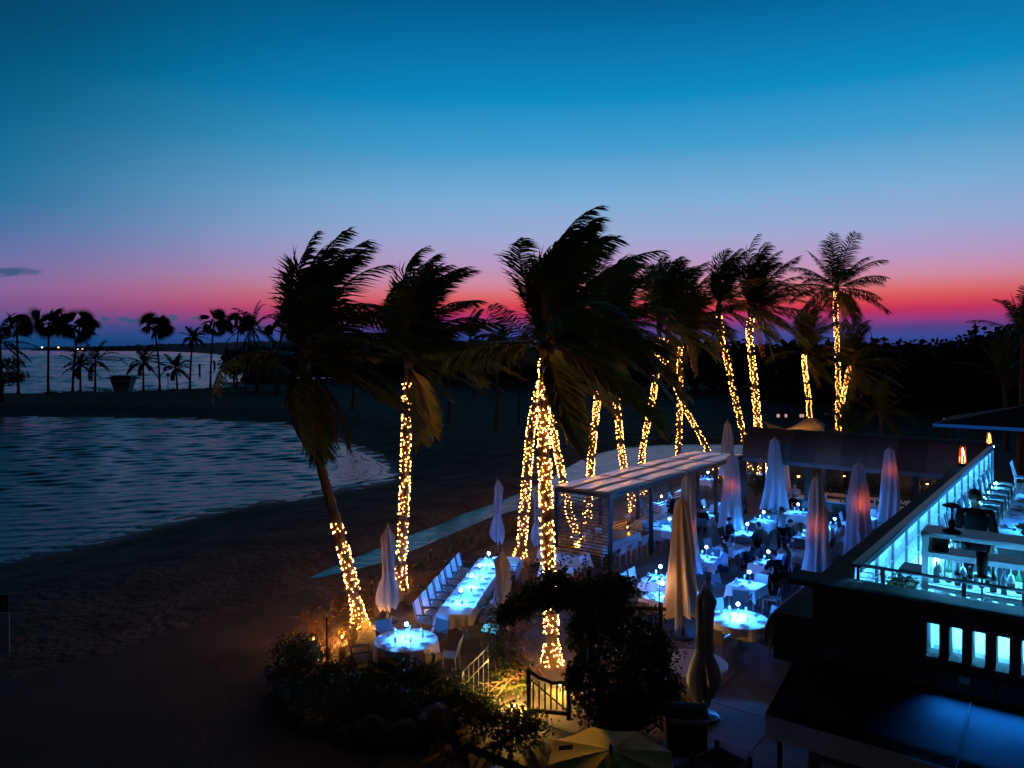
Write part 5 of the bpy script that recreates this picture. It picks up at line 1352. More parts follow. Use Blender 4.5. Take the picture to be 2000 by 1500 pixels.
# ================================================================== PEOPLE
M_SKIN = mat('skin', (.42, .24, .17), .5, var=.08)
M_HAIR = mat('hair_dark', (.018, .013, .011), .5, var=.3, scale=40)
CL = {}
def clothes(name, c): return mat('cloth_' + name, c, .95, var=.12, scale=8, bump=.15, bscale=40, spec=.04)
def skin_obj(name, verts, edges, m, parent, root=0):
    me = bpy.data.meshes.new(name); me.from_pydata([v[0] for v in verts], edges, []); me.materials.append(m)
    o = link(name, me, parent)
    md = o.modifiers.new('skin', 'SKIN'); md.use_smooth_shade = True
    for i, v in enumerate(verts):
        sv = me.skin_vertices[0].data[i]; r = v[1]; sv.radius = r if isinstance(r, tuple) else (r, r); sv.use_root = (i == root)
    o.modifiers.new('sub', 'SUBSURF').levels = 2; o.modifiers['sub'].render_levels = 2
    return o
def person(label, loc, rz, pose, shirt, trousers, longhair=False, group=None, turn=0.0, hold=None):
    root = empty('person', loc, rz, label, 'person', group)
    sit = pose == 'sit'; dz = -.44 if sit else 0.0; fw = .05 if sit else 0
    B = [((0, 0, .95 + dz), (.15, .115)), ((0, .0, 1.14 + dz), (.135, .10)), ((0, fw, 1.34 + dz), (.165, .115)), ((0, fw, 1.455 + dz), (.075, .07)),
         ((0, fw + .015, 1.52 + dz), .052), ((turn * .01, fw + .03, 1.585 + dz), (.066, .075)), ((turn * .02, fw + .025, 1.67 + dz), (.08, .094)), ((turn * .02, fw + .01, 1.745 + dz), (.052, .06))]
    E = [(0, 1), (1, 2), (2, 3), (3, 4), (4, 5), (5, 6), (6, 7)]
    nose = len(B); B.append(((turn * .06, fw + .125, 1.635 + dz), .011)); E.append((6, nose))
    arm_i, leg_i = [], []
    for s in (-1, 1):
        i0 = len(B)
        if sit: A_ = [((s * .185, fw, 1.425 + dz), .062), ((s * .25, fw + .10, 1.17 + dz), .044), ((s * .17, fw + .33, 1.165 + dz), .03), ((s * .15, fw + .41, 1.165 + dz), (.038, .02))]
        elif pose == 'serve': A_ = [((s * .19, 0, 1.425), .062), ((s * .25, .02, 1.15), .044), ((s * .19, .24, 1.10), .03), ((s * .17, .32, 1.11), (.038, .02))]
        else: A_ = [((s * .19, 0, 1.425), .066), ((s * .255, -.02, 1.14), .046), ((s * .25, .09, .91), .031), ((s * .245, .12, .83), (.038, .02))]
        B += A_; E += [(2, i0), (i0, i0 + 1), (i0 + 1, i0 + 2), (i0 + 2, i0 + 3)]; arm_i.append(i0)
        hd = (Vector(A_[3][0]) - Vector(A_[2][0])).normalized(); lat = Vector((-s, 0, 0)) if pose != 'x' else Vector((0, 1, 0))
        pc_ = Vector(A_[3][0])
        for f in range(5):
            j = len(B)
            if f == 0: d1 = (hd * .45 + lat * .9).normalized(); st = pc_ - hd * .03 + lat * .02; l = .028
            else: d1 = (hd + lat * (.26 - .17 * f) + Vector((0, 0, -.25))).normalized(); st = pc_ + lat * (.03 - .018 * f); l = (.036, .042, .038, .03)[f - 1]
            B += [(tuple(st + d1 * l), .0095), (tuple(st + d1 * l * 1.9 + Vector((0, 0, -.012))), .008)]; E += [(i0 + 3, j), (j, j + 1)]
    for s in (-1, 1):
        i0 = len(B); leg_i.append(i0)
        if sit: Lg = [((s * .1, .02, .49), .098), ((s * .12, .43, .50), .066), ((s * .12, .40, .09), .042), ((s * .13, .55, .045), (.042, .03))]
        else: Lg = [((s * .095, 0, .90), .10), ((s * .11, .02, .50), .066), ((s * .115, -.01, .09), .043), ((s * .13, .15, .045), (.042, .03))]
        B += Lg; E += [(0, i0), (i0, i0 + 1), (i0 + 1, i0 + 2), (i0 + 2, i0 + 3)]
    skin_obj('body', B, E, M_SKIN, root)
    def grow(i, k): r = B[i][1]; r = r if isinstance(r, tuple) else (r, r); return (B[i][0], (r[0] * k + .008, r[1] * k + .008))
    sb = MB(); ns = 14
    rings = [(.90, .168, .128), (1.0, .160, .122), (1.12, .150, .116), (1.28, .176, .132), (1.38, .196, .135), (1.44, .168, .118), (1.475, .105, .09), (1.50, .068, .066)]
    vs_ = []
    for z, rx_, ry_ in rings:
        f = fw * min(1, max(0, (z - .95) / .4))
        for q in range(ns): vs_.append((rx_ * math.cos(6.2832 * q / ns), f + ry_ * math.sin(6.2832 * q / ns), z + dz))
    sb.add(vs_, [(r_ * ns + q, r_ * ns + (q + 1) % ns, (r_ + 1) * ns + (q + 1) % ns, (r_ + 1) * ns + q) for r_ in range(len(rings) - 1) for q in range(ns)])
    for a in arm_i:
        p0, p1, p2 = Vector(B[a][0]), Vector(B[a + 1][0]), Vector(B[a + 2][0])
        pin = p0 + Vector((-.08 if p0.x > 0 else .08, 0, .0))
        sb.tube([pin, p0, p0.lerp(p1, .5), p1, p1.lerp(p2, .5), p1.lerp(p2, .9)], [.07, .078, .066, .060, .052, .046], 10)
    sb.build('shirt', clothes(*shirt), root, smooth=True)
    V = [(B[0][0], (.158, .122))]; Es = []
    for a in leg_i:
        j = len(V); V += [grow(a, 1.1), grow(a + 1, 1.16), (B[a + 2][0], (.062, .062))]; Es += [(0, j), (j, j + 1), (j + 1, j + 2)]
    skin_obj('trousers', V, Es, clothes(*trousers), root)
    hx, hy, hz = B[6][0]
    b = MB(); n = 12
    def cap(a, c):
        ph = a * 2.0; th = 6.2832 * c
        fr = max(0, math.sin(th)) * (a > .5) * .55
        r = math.sin(ph); rr = Vector((.094 * r * math.cos(th), .108 * r * math.sin(th), .115 * math.cos(ph) + fr * .1))
        return Vector((hx, hy - .014, hz + .012)) + rr
    b.grid(cap, 8, n, wrap=True)
    if longhair: b.tube([(hx, hy - .05, hz + .03), (hx, hy - .1, hz - .08), (hx, hy - .12, hz - .2), (hx, hy - .11, hz - .3)], [.07, .085, .08, .03], 10)
    b.build('hair', M_HAIR, root, smooth=True)
    for s in (-1, 1): MB().lathe([(.004, -.028), (.014, -.012), (.015, .012), (.004, .028)], 6, c=(hx + s * .088, hy - .005, hz - .02)).build('ear', M_SKIN, root, smooth=True)
    for i in leg_i:
        a, t_ = Vector(B[i + 2][0]), Vector(B[i + 3][0])
        MB().tube([(a.x, a.y - .05, .035), (a.x, a.y, .05), (t_.x, t_.y - .02, .045), (t_.x, t_.y + .06, .035)], [.03, .052, .048, .022], 8).build('shoe', M_BLACK, root, smooth=True)
    return root
BLK = ('black', (.006, .006, .007)); NAVY = ('navy', (.02, .025, .05)); WHT = ('white', (.62, .62, .64)); GRN = ('olive', (.07, .09, .06)); RED = ('red', (.22, .03, .03)); LBL = ('pale_blue', (.45, .52, .62)); PNK = ('pink', (.5, .3, .3))
def seat_at(i, a, dist=.26):
    q, rz = TPOS[i]; s = specs[i][2]
    return q + rot2(math.cos(a) * (s / 2 + dist), math.sin(a) * (s / 2 + dist), rz), rz + a + 1.57
GD = 'diners on the terrace'
def diner(label, i, a, sh, tr, **k):
    p, rz = seat_at(i, a); person(label, p, rz, 'sit', sh, tr, group=GD, **k)
diner('seated man in black with his back turned, behind the blue and tan parasols', 6, -1.2, BLK, BLK)
diner('seated man in olive shirt at the table beside the waiter', 5, -.4, GRN, BLK)
diner('seated person in black opposite the man in olive shirt', 5, 3.14, BLK, BLK)
diner('woman in pale blue blouse leaning over the deep blue lamp table', 2, .2, LBL, NAVY, longhair=True)
diner('dark-dressed diner leaning in at the group table, next to the dark parasol side', 4, 3.14, BLK, BLK)
diner('dark-dressed diner with back turned at the group table', 4, -.75, BLK, BLK)
diner('diner in navy with lit face at the group table', 4, .5, NAVY, BLK, longhair=True)
diner('person in dark clothes at the table behind the orange-lit parasol', 12, 3.14, BLK, NAVY)
diner('woman in white dress at the table between the glowing parasols', 11, -1.0, WHT, WHT, longhair=True)
diner('seated person in red near the foot of the double-glow parasol', 13, -1.4, RED, BLK)
diner('dark figure seated inside the pergola behind the slats', 17, .4, BLK, BLK)
person('waiter standing in white shirt and black trousers beside a lamp-lit table', G(1527, 1077), R(10), 'serve', WHT, BLK)
person('guest in pink top sitting at the bar under the barrel roof', UV(u0 + 1.05, v_at(1553, u0 + 1.0)) + Vector((0, 0, .30)), YAW + 3.1, 'sit', PNK, BLK, longhair=True)
pm_ = W(1905, 975, 12.0); person('man in black standing with his back turned on the roof deck', (pm_.x, pm_.y, DZ + .03), R(-22), 'stand', BLK, BLK)

# ================================================================== PLANTING BED, ARBOR AND SMALL THINGS
M_GRASS = mat('fountain_grass', (.26, .16, .05), .6, var=.3, transl=.25)
M_PLUME = mat('grass_plume', (.5, .33, .17), .8, var=.2, transl=.3)
def grass_clump(loc, s, seed, label, group, blades=70, plumes=9):
    rnd = random.Random(seed); t = empty('fountain_grass', loc, 0, label, 'ornamental grass', group)
    b = MB(); pb = MB()
    for k in range(blades + plumes):
        plume = k >= blades
        a = rnd.random() * 6.283; out = rnd.uniform(.15, .75) * s; h = rnd.uniform(.55, 1.0) * s * (1.25 if plume else 1)
        d = Vector((math.cos(a), math.sin(a), 0)); w = Vector((-d.y, d.x, 0)) * .008 * (1 if not plume else .5)
        p0 = d * .06 * s; prev = None
        pts = [p0 + d * out * (x ** 1.9) + Vector((.10 * s * x * x, 0, h * (x - .42 * x ** 3))) for x in (0, .35, .7, 1)]
        b.add([q + w * f * sg for q, f in zip(pts, (1, .9, .6, .15)) for sg in (-1, 1)], [(0, 1, 3, 2), (2, 3, 5, 4), (4, 5, 7, 6)])
        if plume: pb.tube([pts[-1] + Vector((0, 0, -.02)), pts[-1] + (pts[-1] - pts[-2]).normalized() * .08 + Vector((.01, 0, 0)), pts[-1] + (pts[-1] - pts[-2]).normalized() * .17 + Vector((.02, 0, -.02))], [.008, .016, .004], 5)
    b.build('blades', M_GRASS, t); pb.build('plumes', M_PLUME, t, smooth=True)
rnd = random.Random(31)
spots = [(642, 1232), (668, 1248), (660, 1200), (688, 1262), (700, 1190), (722, 1175), (735, 1205), (745, 1180), (805, 1150), (822, 1172), (838, 1158), (850, 1140), (815, 1195), (836, 1190), (798, 1185), (620, 1262), (640, 1280), (668, 1290), (606, 1240)]
for k, (px, py) in enumerate(spots):
    q = G(px, py, -.1); lit_ = 'amber-lit fountain grass with pale plumes by the leaning palm foot' if px < 770 else 'amber-lit fountain grass beside the slatted chair row'
    grass_clump(Vector((q.x, q.y, -.1)), rnd.uniform(.95, 1.3), k, lit_, 'lit fountain grasses by the leaning palm' if px < 770 else 'lit fountain grasses by the chair row')
for k in range(22):
    px = 850 + k * 11 + rnd.uniform(-8, 8); py = 1128 - k * 5.2 + rnd.uniform(-18, 6); q = G(px, py, -.1)
    if poly_sd(np.array([[q.x, q.y]]), TERRACE)[0] < 0.1: q = q + Vector((-.6, .9, 0))
    grass_clump(Vector((q.x, q.y, -.1)), rnd.uniform(.8, 1.1), 100 + k, 'dim fountain grass in the strip between channel and long table', 'dim fountain grasses along the terrace edge', 50, 5)
def shrub(loc, r, hgt, seed, label, group, m=None, n=900, ls=.085):
    rnd = random.Random(seed); t = empty('shrub', loc, 0, label, 'shrub', group)
    for k in range(4):
        a = rnd.random() * 6.28; MB().tube([(0, 0, -.1), (math.cos(a) * r * .3, math.sin(a) * r * .3, hgt * .5), (math.cos(a) * r * .55, math.sin(a) * r * .55, hgt * .85)], [.02, .014, .006], 5).build('stem', M_TRUNK, t)
    b = MB()
    for k in range(5): leaf_cloud(b, (rnd.uniform(-.4, .4) * r, rnd.uniform(-.4, .4) * r, hgt * rnd.uniform(.4, .68)), r * .75, r * .75, hgt * .42, n // 5, ls, rnd, .3)
    b.build('foliage', m or M_DARKLEAF, t)
rnd = random.Random(41)
for k, (px, py) in enumerate([(545, 1330), (590, 1315), (560, 1370), (620, 1350), (665, 1330), (640, 1390), (690, 1370), (720, 1340), (735, 1385), (780, 1350), (800, 1395), (830, 1350), (860, 1385), (885, 1350), (905, 1390), (575, 1285), (610, 1290), (935, 1400), (945, 1420), (990, 1430), (1000, 1460), (1040, 1440)]):
    q = G(px, py + 12, -.1); shrub(Vector((q.x, q.y, -.1)), rnd.uniform(.6, .85), rnd.uniform(.6, .85), 200 + k, *(('dark shrub at the sandy rim of the planting bed', 'shrubs at the sandy rim') if px < 640 else ('dark shrub just above the boulders in the planting bed', 'shrubs above the boulders') if py > 1360 and px < 880 else ('dark shrub massed below the round table', 'shrubs below the round table') if px < 900 else ('dark shrub at the foot of the handrail and gate', 'shrubs by the handrail')))
for (q, r_, h_, sd_) in shrub_late: shrub(q, r_, h_, sd_, 'dark hedge shrub in the row behind the barrel-roofed bar', 'hedge shrubs behind the bar', None, 700, .14)
M_ROCK = mat('bed_rock', (.09, .085, .08), .9, var=.4, scale=3, bump=.8, bscale=8)
for k, (px, py, s) in enumerate(((724, 1440, .36), (765, 1448, .26), (796, 1446, .34), (846, 1430, .46), (610, 1432, .25), (575, 1412, .22), (668, 1446, .22), (545, 1385, .2))):
    q = G(px, py, -.1); me_ = bpy.data.meshes.new('boulder'); bm = bmesh.new(); bmesh.ops.create_icosphere(bm, subdivisions=3, radius=1)
    for v in bm.verts:
        d = v.co.copy(); f = 1 + .35 * noise.noise(d * 1.3 + Vector((k * 7, 0, 0))) + .12 * noise.noise(d * 4 + Vector((k, 3, 0)))
        v.co = Vector((d.x * 1.05, d.y * .85, d.z * .8)) * f * s
    bm.to_mesh(me_); bm.free(); me_.materials.append(M_ROCK)
    o = link('boulder', me_, None, (q.x, q.y, -.1 + s * .45), rnd.random() * 6); tag(o, ('large' if s > .4 else 'medium' if s > .3 else 'small') + ' pale rough boulder edging the planting bed', 'boulder', ('large' if s > .4 else 'medium' if s > .3 else 'small') + ' boulders edging the bed')
# vine arbor
ar = empty('vine_arbor', G(1200, 1415), 0, 'tall dark vine-covered arbor arching over the lit path', 'arbor')
def ca(px, py, D): return W(px, py, D) - G(1200, 1415)
rnd = random.Random(51)
for (px, D) in ((1128, 17.0), (1003, 18.4), (1290, 16.4)):
    g0 = W(px, HY + H / D * F, D) - G(1200, 1415); MB().tube([g0, g0 + Vector((0, 0, 2.7))], .05, 6).build('post', M_TEAK, ar)
for y in (17.1, 17.6): MB().tube([ca(1005, 1180, y), ca(1300, 1190, y)], .05, 6).build('beam', M_TEAK, ar)
blobs = [(1195, 1330, 16.4, .95, .9), (1230, 1240, 16.5, .95, .85), (1170, 1200, 16.8, .9, .8), (1260, 1320, 16.2, .85, .95), (1130, 1160, 17, .8, .45), (1060, 1165, 17.2, .7, .42), (1015, 1185, 17.4, .45, .4), (1200, 1150, 17, .65, .45), (1150, 1280, 16.5, .5, .8), (1160, 1370, 16.3, .6, .7), (1240, 1390, 16.0, .85, .6), (1090, 1135, 17.3, .55, .35), (1285, 1270, 16.3, .5, .6), (990, 1200, 17.6, .32, .3), (1128, 1235, 16.8, .3, .5), (1122, 1325, 16.5, .3, .45), (1300, 1350, 16.0, .5, .5), (1210, 1400, 15.8, .7, .4)]
for k, (px, py, D, r, rz_) in enumerate(blobs):
    b = MB(); leaf_cloud(b, ca(px, py, D), r, r * .85, rz_, 2300 if r > .6 else 1100, .085, rnd, .25, .62); b.build('foliage', M_DARKLEAF, ar)
b = MB()
for k in range(30):                                  # sprays sticking out of the top and edge
    px, py = rnd.choice(((1100, 1110), (1150, 1120), (1200, 1120), (1300, 1230), (1310, 1290), (1050, 1125), (1240, 1160)))
    c = ca(px + rnd.uniform(-25, 25), py + rnd.uniform(-8, 12), 16.8); d = Vector((rnd.uniform(-.4, .6), 0, 1)).normalized()
    for j in range(12):
        p = c + d * j * .035; e = Vector((rnd.uniform(-1, 1), rnd.uniform(-.4, .4), rnd.uniform(-.2, .8))).normalized() * .07; w = e.orthogonal().normalized() * .02
        b.add([p, p + e * .5 + w, p + e, p + e * .5 - w], [(0, 1, 2, 3)])
b.build('sprays', M_DARKLEAF, ar)
# lit vine tangle beside the handrail
M_VINE = mat('vine_leaf', (.10, .12, .03), .5, var=.35, transl=.3); M_TWIG = mat('vine_twig', (.28, .15, .09), .8, var=.3)
vt = empty('climbing_vine', G(1000, 1372), 0, 'tangled climbing vine with bare twigs glowing amber at the arbor side', 'climbing vine')
o0 = G(1000, 1372); b = MB(); lb_ = MB(); rnd = random.Random(61)
for k in range(170):
    p = W(rnd.uniform(962, 1045), rnd.uniform(1190, 1345), rnd.uniform(17.6, 18.6)) - o0; pts = [p]; d = Vector((rnd.uniform(-.6, .6), rnd.uniform(-.3, .3), rnd.uniform(-.2, 1))).normalized()
    for j in range(6): d = (d + Vector((rnd.uniform(-.5, .5), rnd.uniform(-.4, .4), rnd.uniform(-.4, .4)))).normalized(); pts.append(pts[-1] + d * .13)
    b.tube(pts, [.015, .013, .012, .010, .008, .006, .004], 3, caps=False)
b.build('twigs', M_TWIG, vt)
for k in range(26): leaf_cloud(lb_, W(rnd.uniform(958, 1040), rnd.uniform(1190, 1352), rnd.uniform(17.6, 18.4)) - o0, .36, .3, .3, 120, .075, rnd, .1, .7)
lb_.build('foliage', M_VINE, vt)
# spiky bromeliad-like plant at the arbor's edge
sp_ = empty('spiky_plant', G(1305, 1400), 0, 'spiky long-leaved plant at the arbor edge beside the bare round table', 'plant'); b = MB(); rnd = random.Random(71); c = W(1300, 1310, 16.3) - G(1305, 1400)
MB().tube([(0, 0, 0), c], [.07, .05], 7).build('stem', M_TRUNK, sp_)
for k in range(46):
    a = rnd.random() * 6.28; el = rnd.uniform(-.5, 1.2); d = Vector((math.cos(a) * math.cos(el), math.sin(a) * math.cos(el), math.sin(el))); l = rnd.uniform(.3, .5); w = d.cross(Vector((0, 0, 1))).normalized() * .018
    m = c + d * l * .6; e = c + d * l + Vector((0, 0, -.1)); b.add([c - w * .5, c + w * .5, m + w, m - w, e], [(0, 1, 2, 3), (3, 2, 4)])
b.build('leaves', M_VINE, sp_)

# amber fill lights added to brighten planting, paving and parasols
def garden_spot(loc, aim, pw, label, size=110, col_=(1, .5, .1)):
    pw = pw * 1.6
    t = empty('garden_spotlight', loc, 0, label, 'spotlight', 'small amber garden spotlights')
    MB().tube([(0, 0, -.12), (0, 0, .12)], .015, 6).build('spike', M_BLACK, t); d = Vector(aim).normalized()
    MB().tube([Vector((0, 0, .16)) - d * .06, Vector((0, 0, .16)) + d * .07], [.04, .05], 10).build('lamp_head', M_BLACK, t)
    MB().tube([Vector((0, 0, .16)) + d * .072, Vector((0, 0, .16)) + d * .078], [.042, .042], 10).build('lens', emi('fill_bulb', (1, .62, .2), 10), t)
    lamp('SPOT', t, Vector((0, 0, .16)) + d * .1, pw, col_, 'spot_light', .04, R(size), d)
def fill_lamp(loc, pw, label, col_=(1, .42, .07), h=.2):  # added fill light on a small stake, its fixture unseen
    t = empty('fill_lamp', loc, 0, label, 'lantern', 'added amber fill lamps')
    MB().tube([(0, 0, -.1), (0, 0, h - .08)], .012, 6).build('spike', M_BLACK, t); MB().lathe([(.06, h + .06), (.02, h + .09)], 10).build('cap', M_BLACK, t)
    MB().lathe([(.015, h - .06), (.03, h - .03), (.015, h)], 8).build('bulb', emi('fill_bulb', (1, .62, .2), 10), t)
    lamp('POINT', t, (0, 0, h + .03), pw, col_, 'fill_point', .04)
fill_lamp(G(668, 1256, -.1), 6.5, 'added amber fill lamp among the grasses outside the leaning palm foot')
fill_lamp(G(735, 1232, -.1), 5.0, 'added amber fill lamp among the grasses behind the round table')
fill_lamp(G(826, 1196, -.1), 5.5, 'added amber fill lamp in the grass at the head of the chair row')
fill_lamp(G(1004, 1392), 24.0, 'added amber fill lamp under the tangled climbing vine', (1, .55, .12))
fill_lamp(G(1094, 1352), 6.5, 'added amber fill lamp on the paving inside the arbor arch', (1, .6, .08))
fill_lamp(G(1288, 1256), 1.7, 'added amber fill lamp on a stake between arbor and tan parasol', (1, .5, .22), h=1.7)
fill_lamp(UV(25.3, -16.15), 3.2, 'added amber fill lamp behind the first pergola table', h=.5)
fill_lamp(UV(29.2, -16.15), 2.2, 'added amber fill lamp behind the second pergola table', h=.5)
fill_lamp(G(612, 1282, -.1), 4.0, 'added amber fill lamp at the sandy rim of the bed', (1, .30, .06), h=.5)
# path lamp posts
for px, py0, py1, lb in ((638, 1295, 1200, 'slim unlit path post with pale cap among the grasses'), (841, 1112, 1072, 'slim path post beyond the slatted chairs'), (884, 1078, 1040, 'slim path post at the channel bank'), (726, 1190, 1135, 'slim path post behind the tied white parasol')):
    q = G(px, py0, -.1); hh = (py0 - py1) / F * q.y; t = empty('path_post', q, 0, lb, 'path light', None)
    MB().tube([(0, 0, -.05), (0, 0, hh)], .022, 6).build('post', M_BLACK, t); MB().lathe([(.03, hh - .08), (.034, hh), (.01, hh + .03)], 8).build('cap', M_STEEL, t)
# illuminated menu stand
q = G(958, 1305); t = empty('menu_stand', q, R(-25), 'menu stand with glowing blue-white panel at the terrace entrance', 'menu stand')
MB().tube([(0, 0, 0), (0, 0, .95)], .03, 8).build('post', M_BLACK, t); MB().lathe([(.2, 0), (.2, .02), (.03, .04)], 14).build('base', M_BLACK, t)
MB().box((0, 0, 1.0), (.46, .34, .03), rx=R(25)).build('tray', M_BLACK, t)
mm = bpy.data.materials.new('menu_glow'); mm.use_nodes = True; tn = mm.node_tree; e = tn.nodes.new('ShaderNodeEmission'); vn = tn.nodes.new('ShaderNodeTexVoronoi'); vn.inputs['Scale'].default_value = 22; c_ = tn.nodes.new('ShaderNodeTexCoord'); tn.links.new(c_.outputs['Object'], vn.inputs['Vector'])
cr = tn.nodes.new('ShaderNodeValToRGB'); cr.color_ramp.elements[0].color = (.25, .8, 1, 1); cr.color_ramp.elements[1].color = (.0, .05, .12, 1); cr.color_ramp.elements[1].position = .55; tn.links.new(vn.outputs[0], cr.inputs[0]); tn.links.new(cr.outputs[0], e.inputs[0]); e.inputs[1].default_value = 1.8; tn.links.new(e.outputs[0], tn.nodes['Material Output'].inputs[0])
MB().box((0, -.004, 1.02), (.42, .30, .012), rx=R(25)).build('panel', mm, t)
# stair handrail
t = empty('handrail', G(940, 1365), R(-18), 'thin bent metal handrail with balusters beside the lit vine', 'handrail')
MB().tube([(-.45, -.1, 0), (-.42, -.1, .62), (.1, .2, 1.15), (.12, .2, 1.6)], .02, 6).build('rail', M_RAIL, t); MB().tube([(-.40, -.08, .3), (.1, .2, .85)], .014, 6).build('rail', M_RAIL, t)
for k in range(6):
    f = k / 5; MB().tube([(-.40 + .5 * f, -.08 + .28 * f, 0), (-.40 + .5 * f, -.08 + .28 * f, .60 + .5 * f)], .011, 5).build('baluster', M_RAIL, t)
# wooden gate
t = empty('garden_gate', G(1070, 1408), R(-12), 'dark wooden garden gate with curved top rail and slanting bars at the arbor', 'gate')
for x in (-.42, .46): MB().box((x, 0, .55), (.09, .09, 1.1 if x < 0 else .95)).build('post', mat('dark_wood', (.03, .02, .016), .6), t)
MB().tube([(-.42, 0, 1.06), (-.2, 0, .93), (.1, 0, .84), (.46, 0, .88)], .04, 6).build('top_rail', mat('dark_wood', (.03, .02, .016), .6), t); MB().box((0, 0, .2), (.86, .05, .08)).build('bottom_rail', mat('dark_wood', (.03, .02, .016), .6), t)
for k in range(6):
    x = -.32 + k * .13; MB().box((x, 0, .54), (.03, .03, .62 - .02 * k)).build('bar', mat('dark_wood', (.03, .02, .016), .6), t)
MB().tube([(-.38, .03, .85), (.42, .03, .25)], .022, 5).build('brace', mat('dark_wood', (.03, .02, .016), .6), t)
# open market parasols seen from above
def open_umb(label, c, r, zc, rise, mats_, tilt=0, rz=0):
    t = empty('open_umbrella', (c.x, c.y, 0), rz, label, 'umbrella'); MB().tube([(0, 0, 0), (0, 0, zc + rise)], .025, 8).build('pole', M_BLACK, t)
    for k in range(8):
        a0, a1 = k * math.pi / 4, (k + 1) * math.pi / 4; am = (a0 + a1) / 2
        def fn(a, c_, a0=a0, a1=a1): 
            th = a0 + (a1 - a0) * c_; rr = r * a * (math.cos(math.pi / 8) / math.cos((c_ - .5) * math.pi / 4)); return (rr * math.cos(th), rr * math.sin(th), zc + rise * (1 - a ** 1.35) - .03 * math.sin(math.pi * c_) * a)
        MB().grid(fn, 7, 5).build('canopy_panel', mats_, t, smooth=True)
        MB().grid(lambda a, c_, a0=a0, a1=a1: (r * 1.003 * (math.cos(math.pi / 8) / math.cos((c_ - .5) * math.pi / 4)) * math.cos(a0 + (a1 - a0) * c_), r * 1.003 * (math.cos(math.pi / 8) / math.cos((c_ - .5) * math.pi / 4)) * math.sin(a0 + (a1 - a0) * c_), zc - .03 * math.sin(math.pi * c_) - .14 * a - (.02 * abs(math.sin(6 * math.pi * c_)) * a)), 3, 9).build('valance', mats_, t)
    MB().lathe([(.03, zc + rise - .01), (.03, zc + rise + .06), (.005, zc + rise + .09)], 8).build('finial', M_BLACK, t)
    return t
M_UG = mat('amber_lit_canvas', (.5, .32, .02), .75, var=.15, scale=3, bump=.2, bscale=20)  # amber lamp light is put into the canvas colour
uc = W(1193, 1470, 10.9); tt = open_umb('weathered open parasol with dark patch, half lit amber, below the arbor', uc, .93, 2.3, .12, M_UG, rz=.2)
MB().box((-.60, .22, 2.405), (.20, .12, .012), rz=-.3, ry=R(-8), rx=R(-3)).build('patch', mat('matt_black', (.01, .01, .012), 1.0, spec=.02), tt)
uc2 = W(980, 1560, 10.2); open_umb('dark open parasol with its rim just beside the weathered one', uc2, .9, 2.1, .3, mat('dark_green_canvas', (.03, .05, .05), .7), rz=.1)
fill_post = empty('garden_or_fill_lamp', G(1150, 1438), 0, 'added amber fill lamp on a post by the arbor shining on the weathered parasol', 'lamp')
MB().tube([(0, 0, 0), (0, 0, 3.4)], .025, 6).build('post', M_BLACK, fill_post); MB().lathe([(.05, 3.38), (.055, 3.46), (.02, 3.5)], 8).build('lamp_head', M_BLACK, fill_post)
_t = Vector((uc.x - .5, uc.y + .1, 2.4)) - (G(1150, 1438) + Vector((0, 0, 3.4)))
lamp('SPOT', fill_post, Vector((0, 0, 3.4)) + _t.normalized() * .1, 34, (1, .5, .03), 'post_fill', .04, R(13), _t)  # unseen spot by the arbor, added to light the parasol amber
# covered grill trolley and stone planter
t = empty('grill_trolley', G(1340, 1478), R(-6), 'covered steel grill trolley standing beyond the weathered parasol', 'grill')
MB().box((0, 0, .45), (.75, .5, .7)).build('cabinet', M_BLACK, t)
MB().grid(lambda a, c: ((c - .5) * .8, -.26 + .55 * a, .82 + .26 * math.sin(math.pi * (.12 + .8 * a))), 9, 5).build('hood', mat('dull_steel', (.16, .17, .17), .35, .7), t, smooth=True)
MB().tube([(-.36, -.31, .86), (.36, -.31, .86)], .022, 8).build('handle', M_STEEL, t); MB().box((0, -.25, .8), (.82, .06, .09)).build('lip', M_STEEL, t)
for x in (-.3, .3): MB().lathe([(.05, -.02), (.06, 0), (.05, .02)], 10, c=(x, -.2, .06)).build('wheel', M_BLACK, t)
t = empty('planter_box', G(1408, 1560), R(38), 'dark square planter box with pale panels beside the awning', 'planter')
for x, y, w, d in ((-.35, 0, .04, .74), (.35, 0, .04, .74), (0, -.35, .66, .04), (0, .35, .66, .04)): MB().box((x, y, .45), (w, d, .5)).build('panel', mat('planter_panel', (.13, .13, .125), .8), t)
for x in (-.36, .36):
    for y in (-.36, .36): MB().box((x, y, .4), (.06, .06, .8)).build('corner_post', M_BLACK, t)
MB().box((0, 0, .62), (.64, .64, .04)).build('soil', mat('soil', (.03, .022, .016), .95), t)
# notice board on the beach and rules sign at the path
def text_mesh(name, s, size, m, parent, loc, rot):
    cu = bpy.data.curves.new(name, 'FONT'); cu.body = s; cu.size = size; cu.align_x = 'CENTER'; cu.align_y = 'CENTER'; cu.extrude = .002
    tmp = bpy.data.objects.new(name, cu); col.objects.link(tmp); dg = bpy.context.evaluated_depsgraph_get(); me_ = bpy.data.meshes.new_from_object(tmp.evaluated_get(dg)); bpy.data.objects.remove(tmp)
    me_.materials.clear(); me_.materials.append(m); o = link(name, me_, parent, loc); o.rotation_euler = rot; return o
q = G(1046, 937, -.2); q.z = terrain_z(q.x, q.y)
t = empty('notice_board', q, R(6), 'pale wooden notice board with printed lines standing on the beach', 'notice board')
k_ = q.y / F
MB().box((0, 0, 38 * k_), (27 * k_, .04, 34 * k_)).build('board', mat('board_pale', (.42, .33, .29), .8), t)
for x in (-12, 12): MB().box((x * k_, .04, 27 * k_), (2.4 * k_, .05, 58 * k_)).build('post', M_TEAK, t)
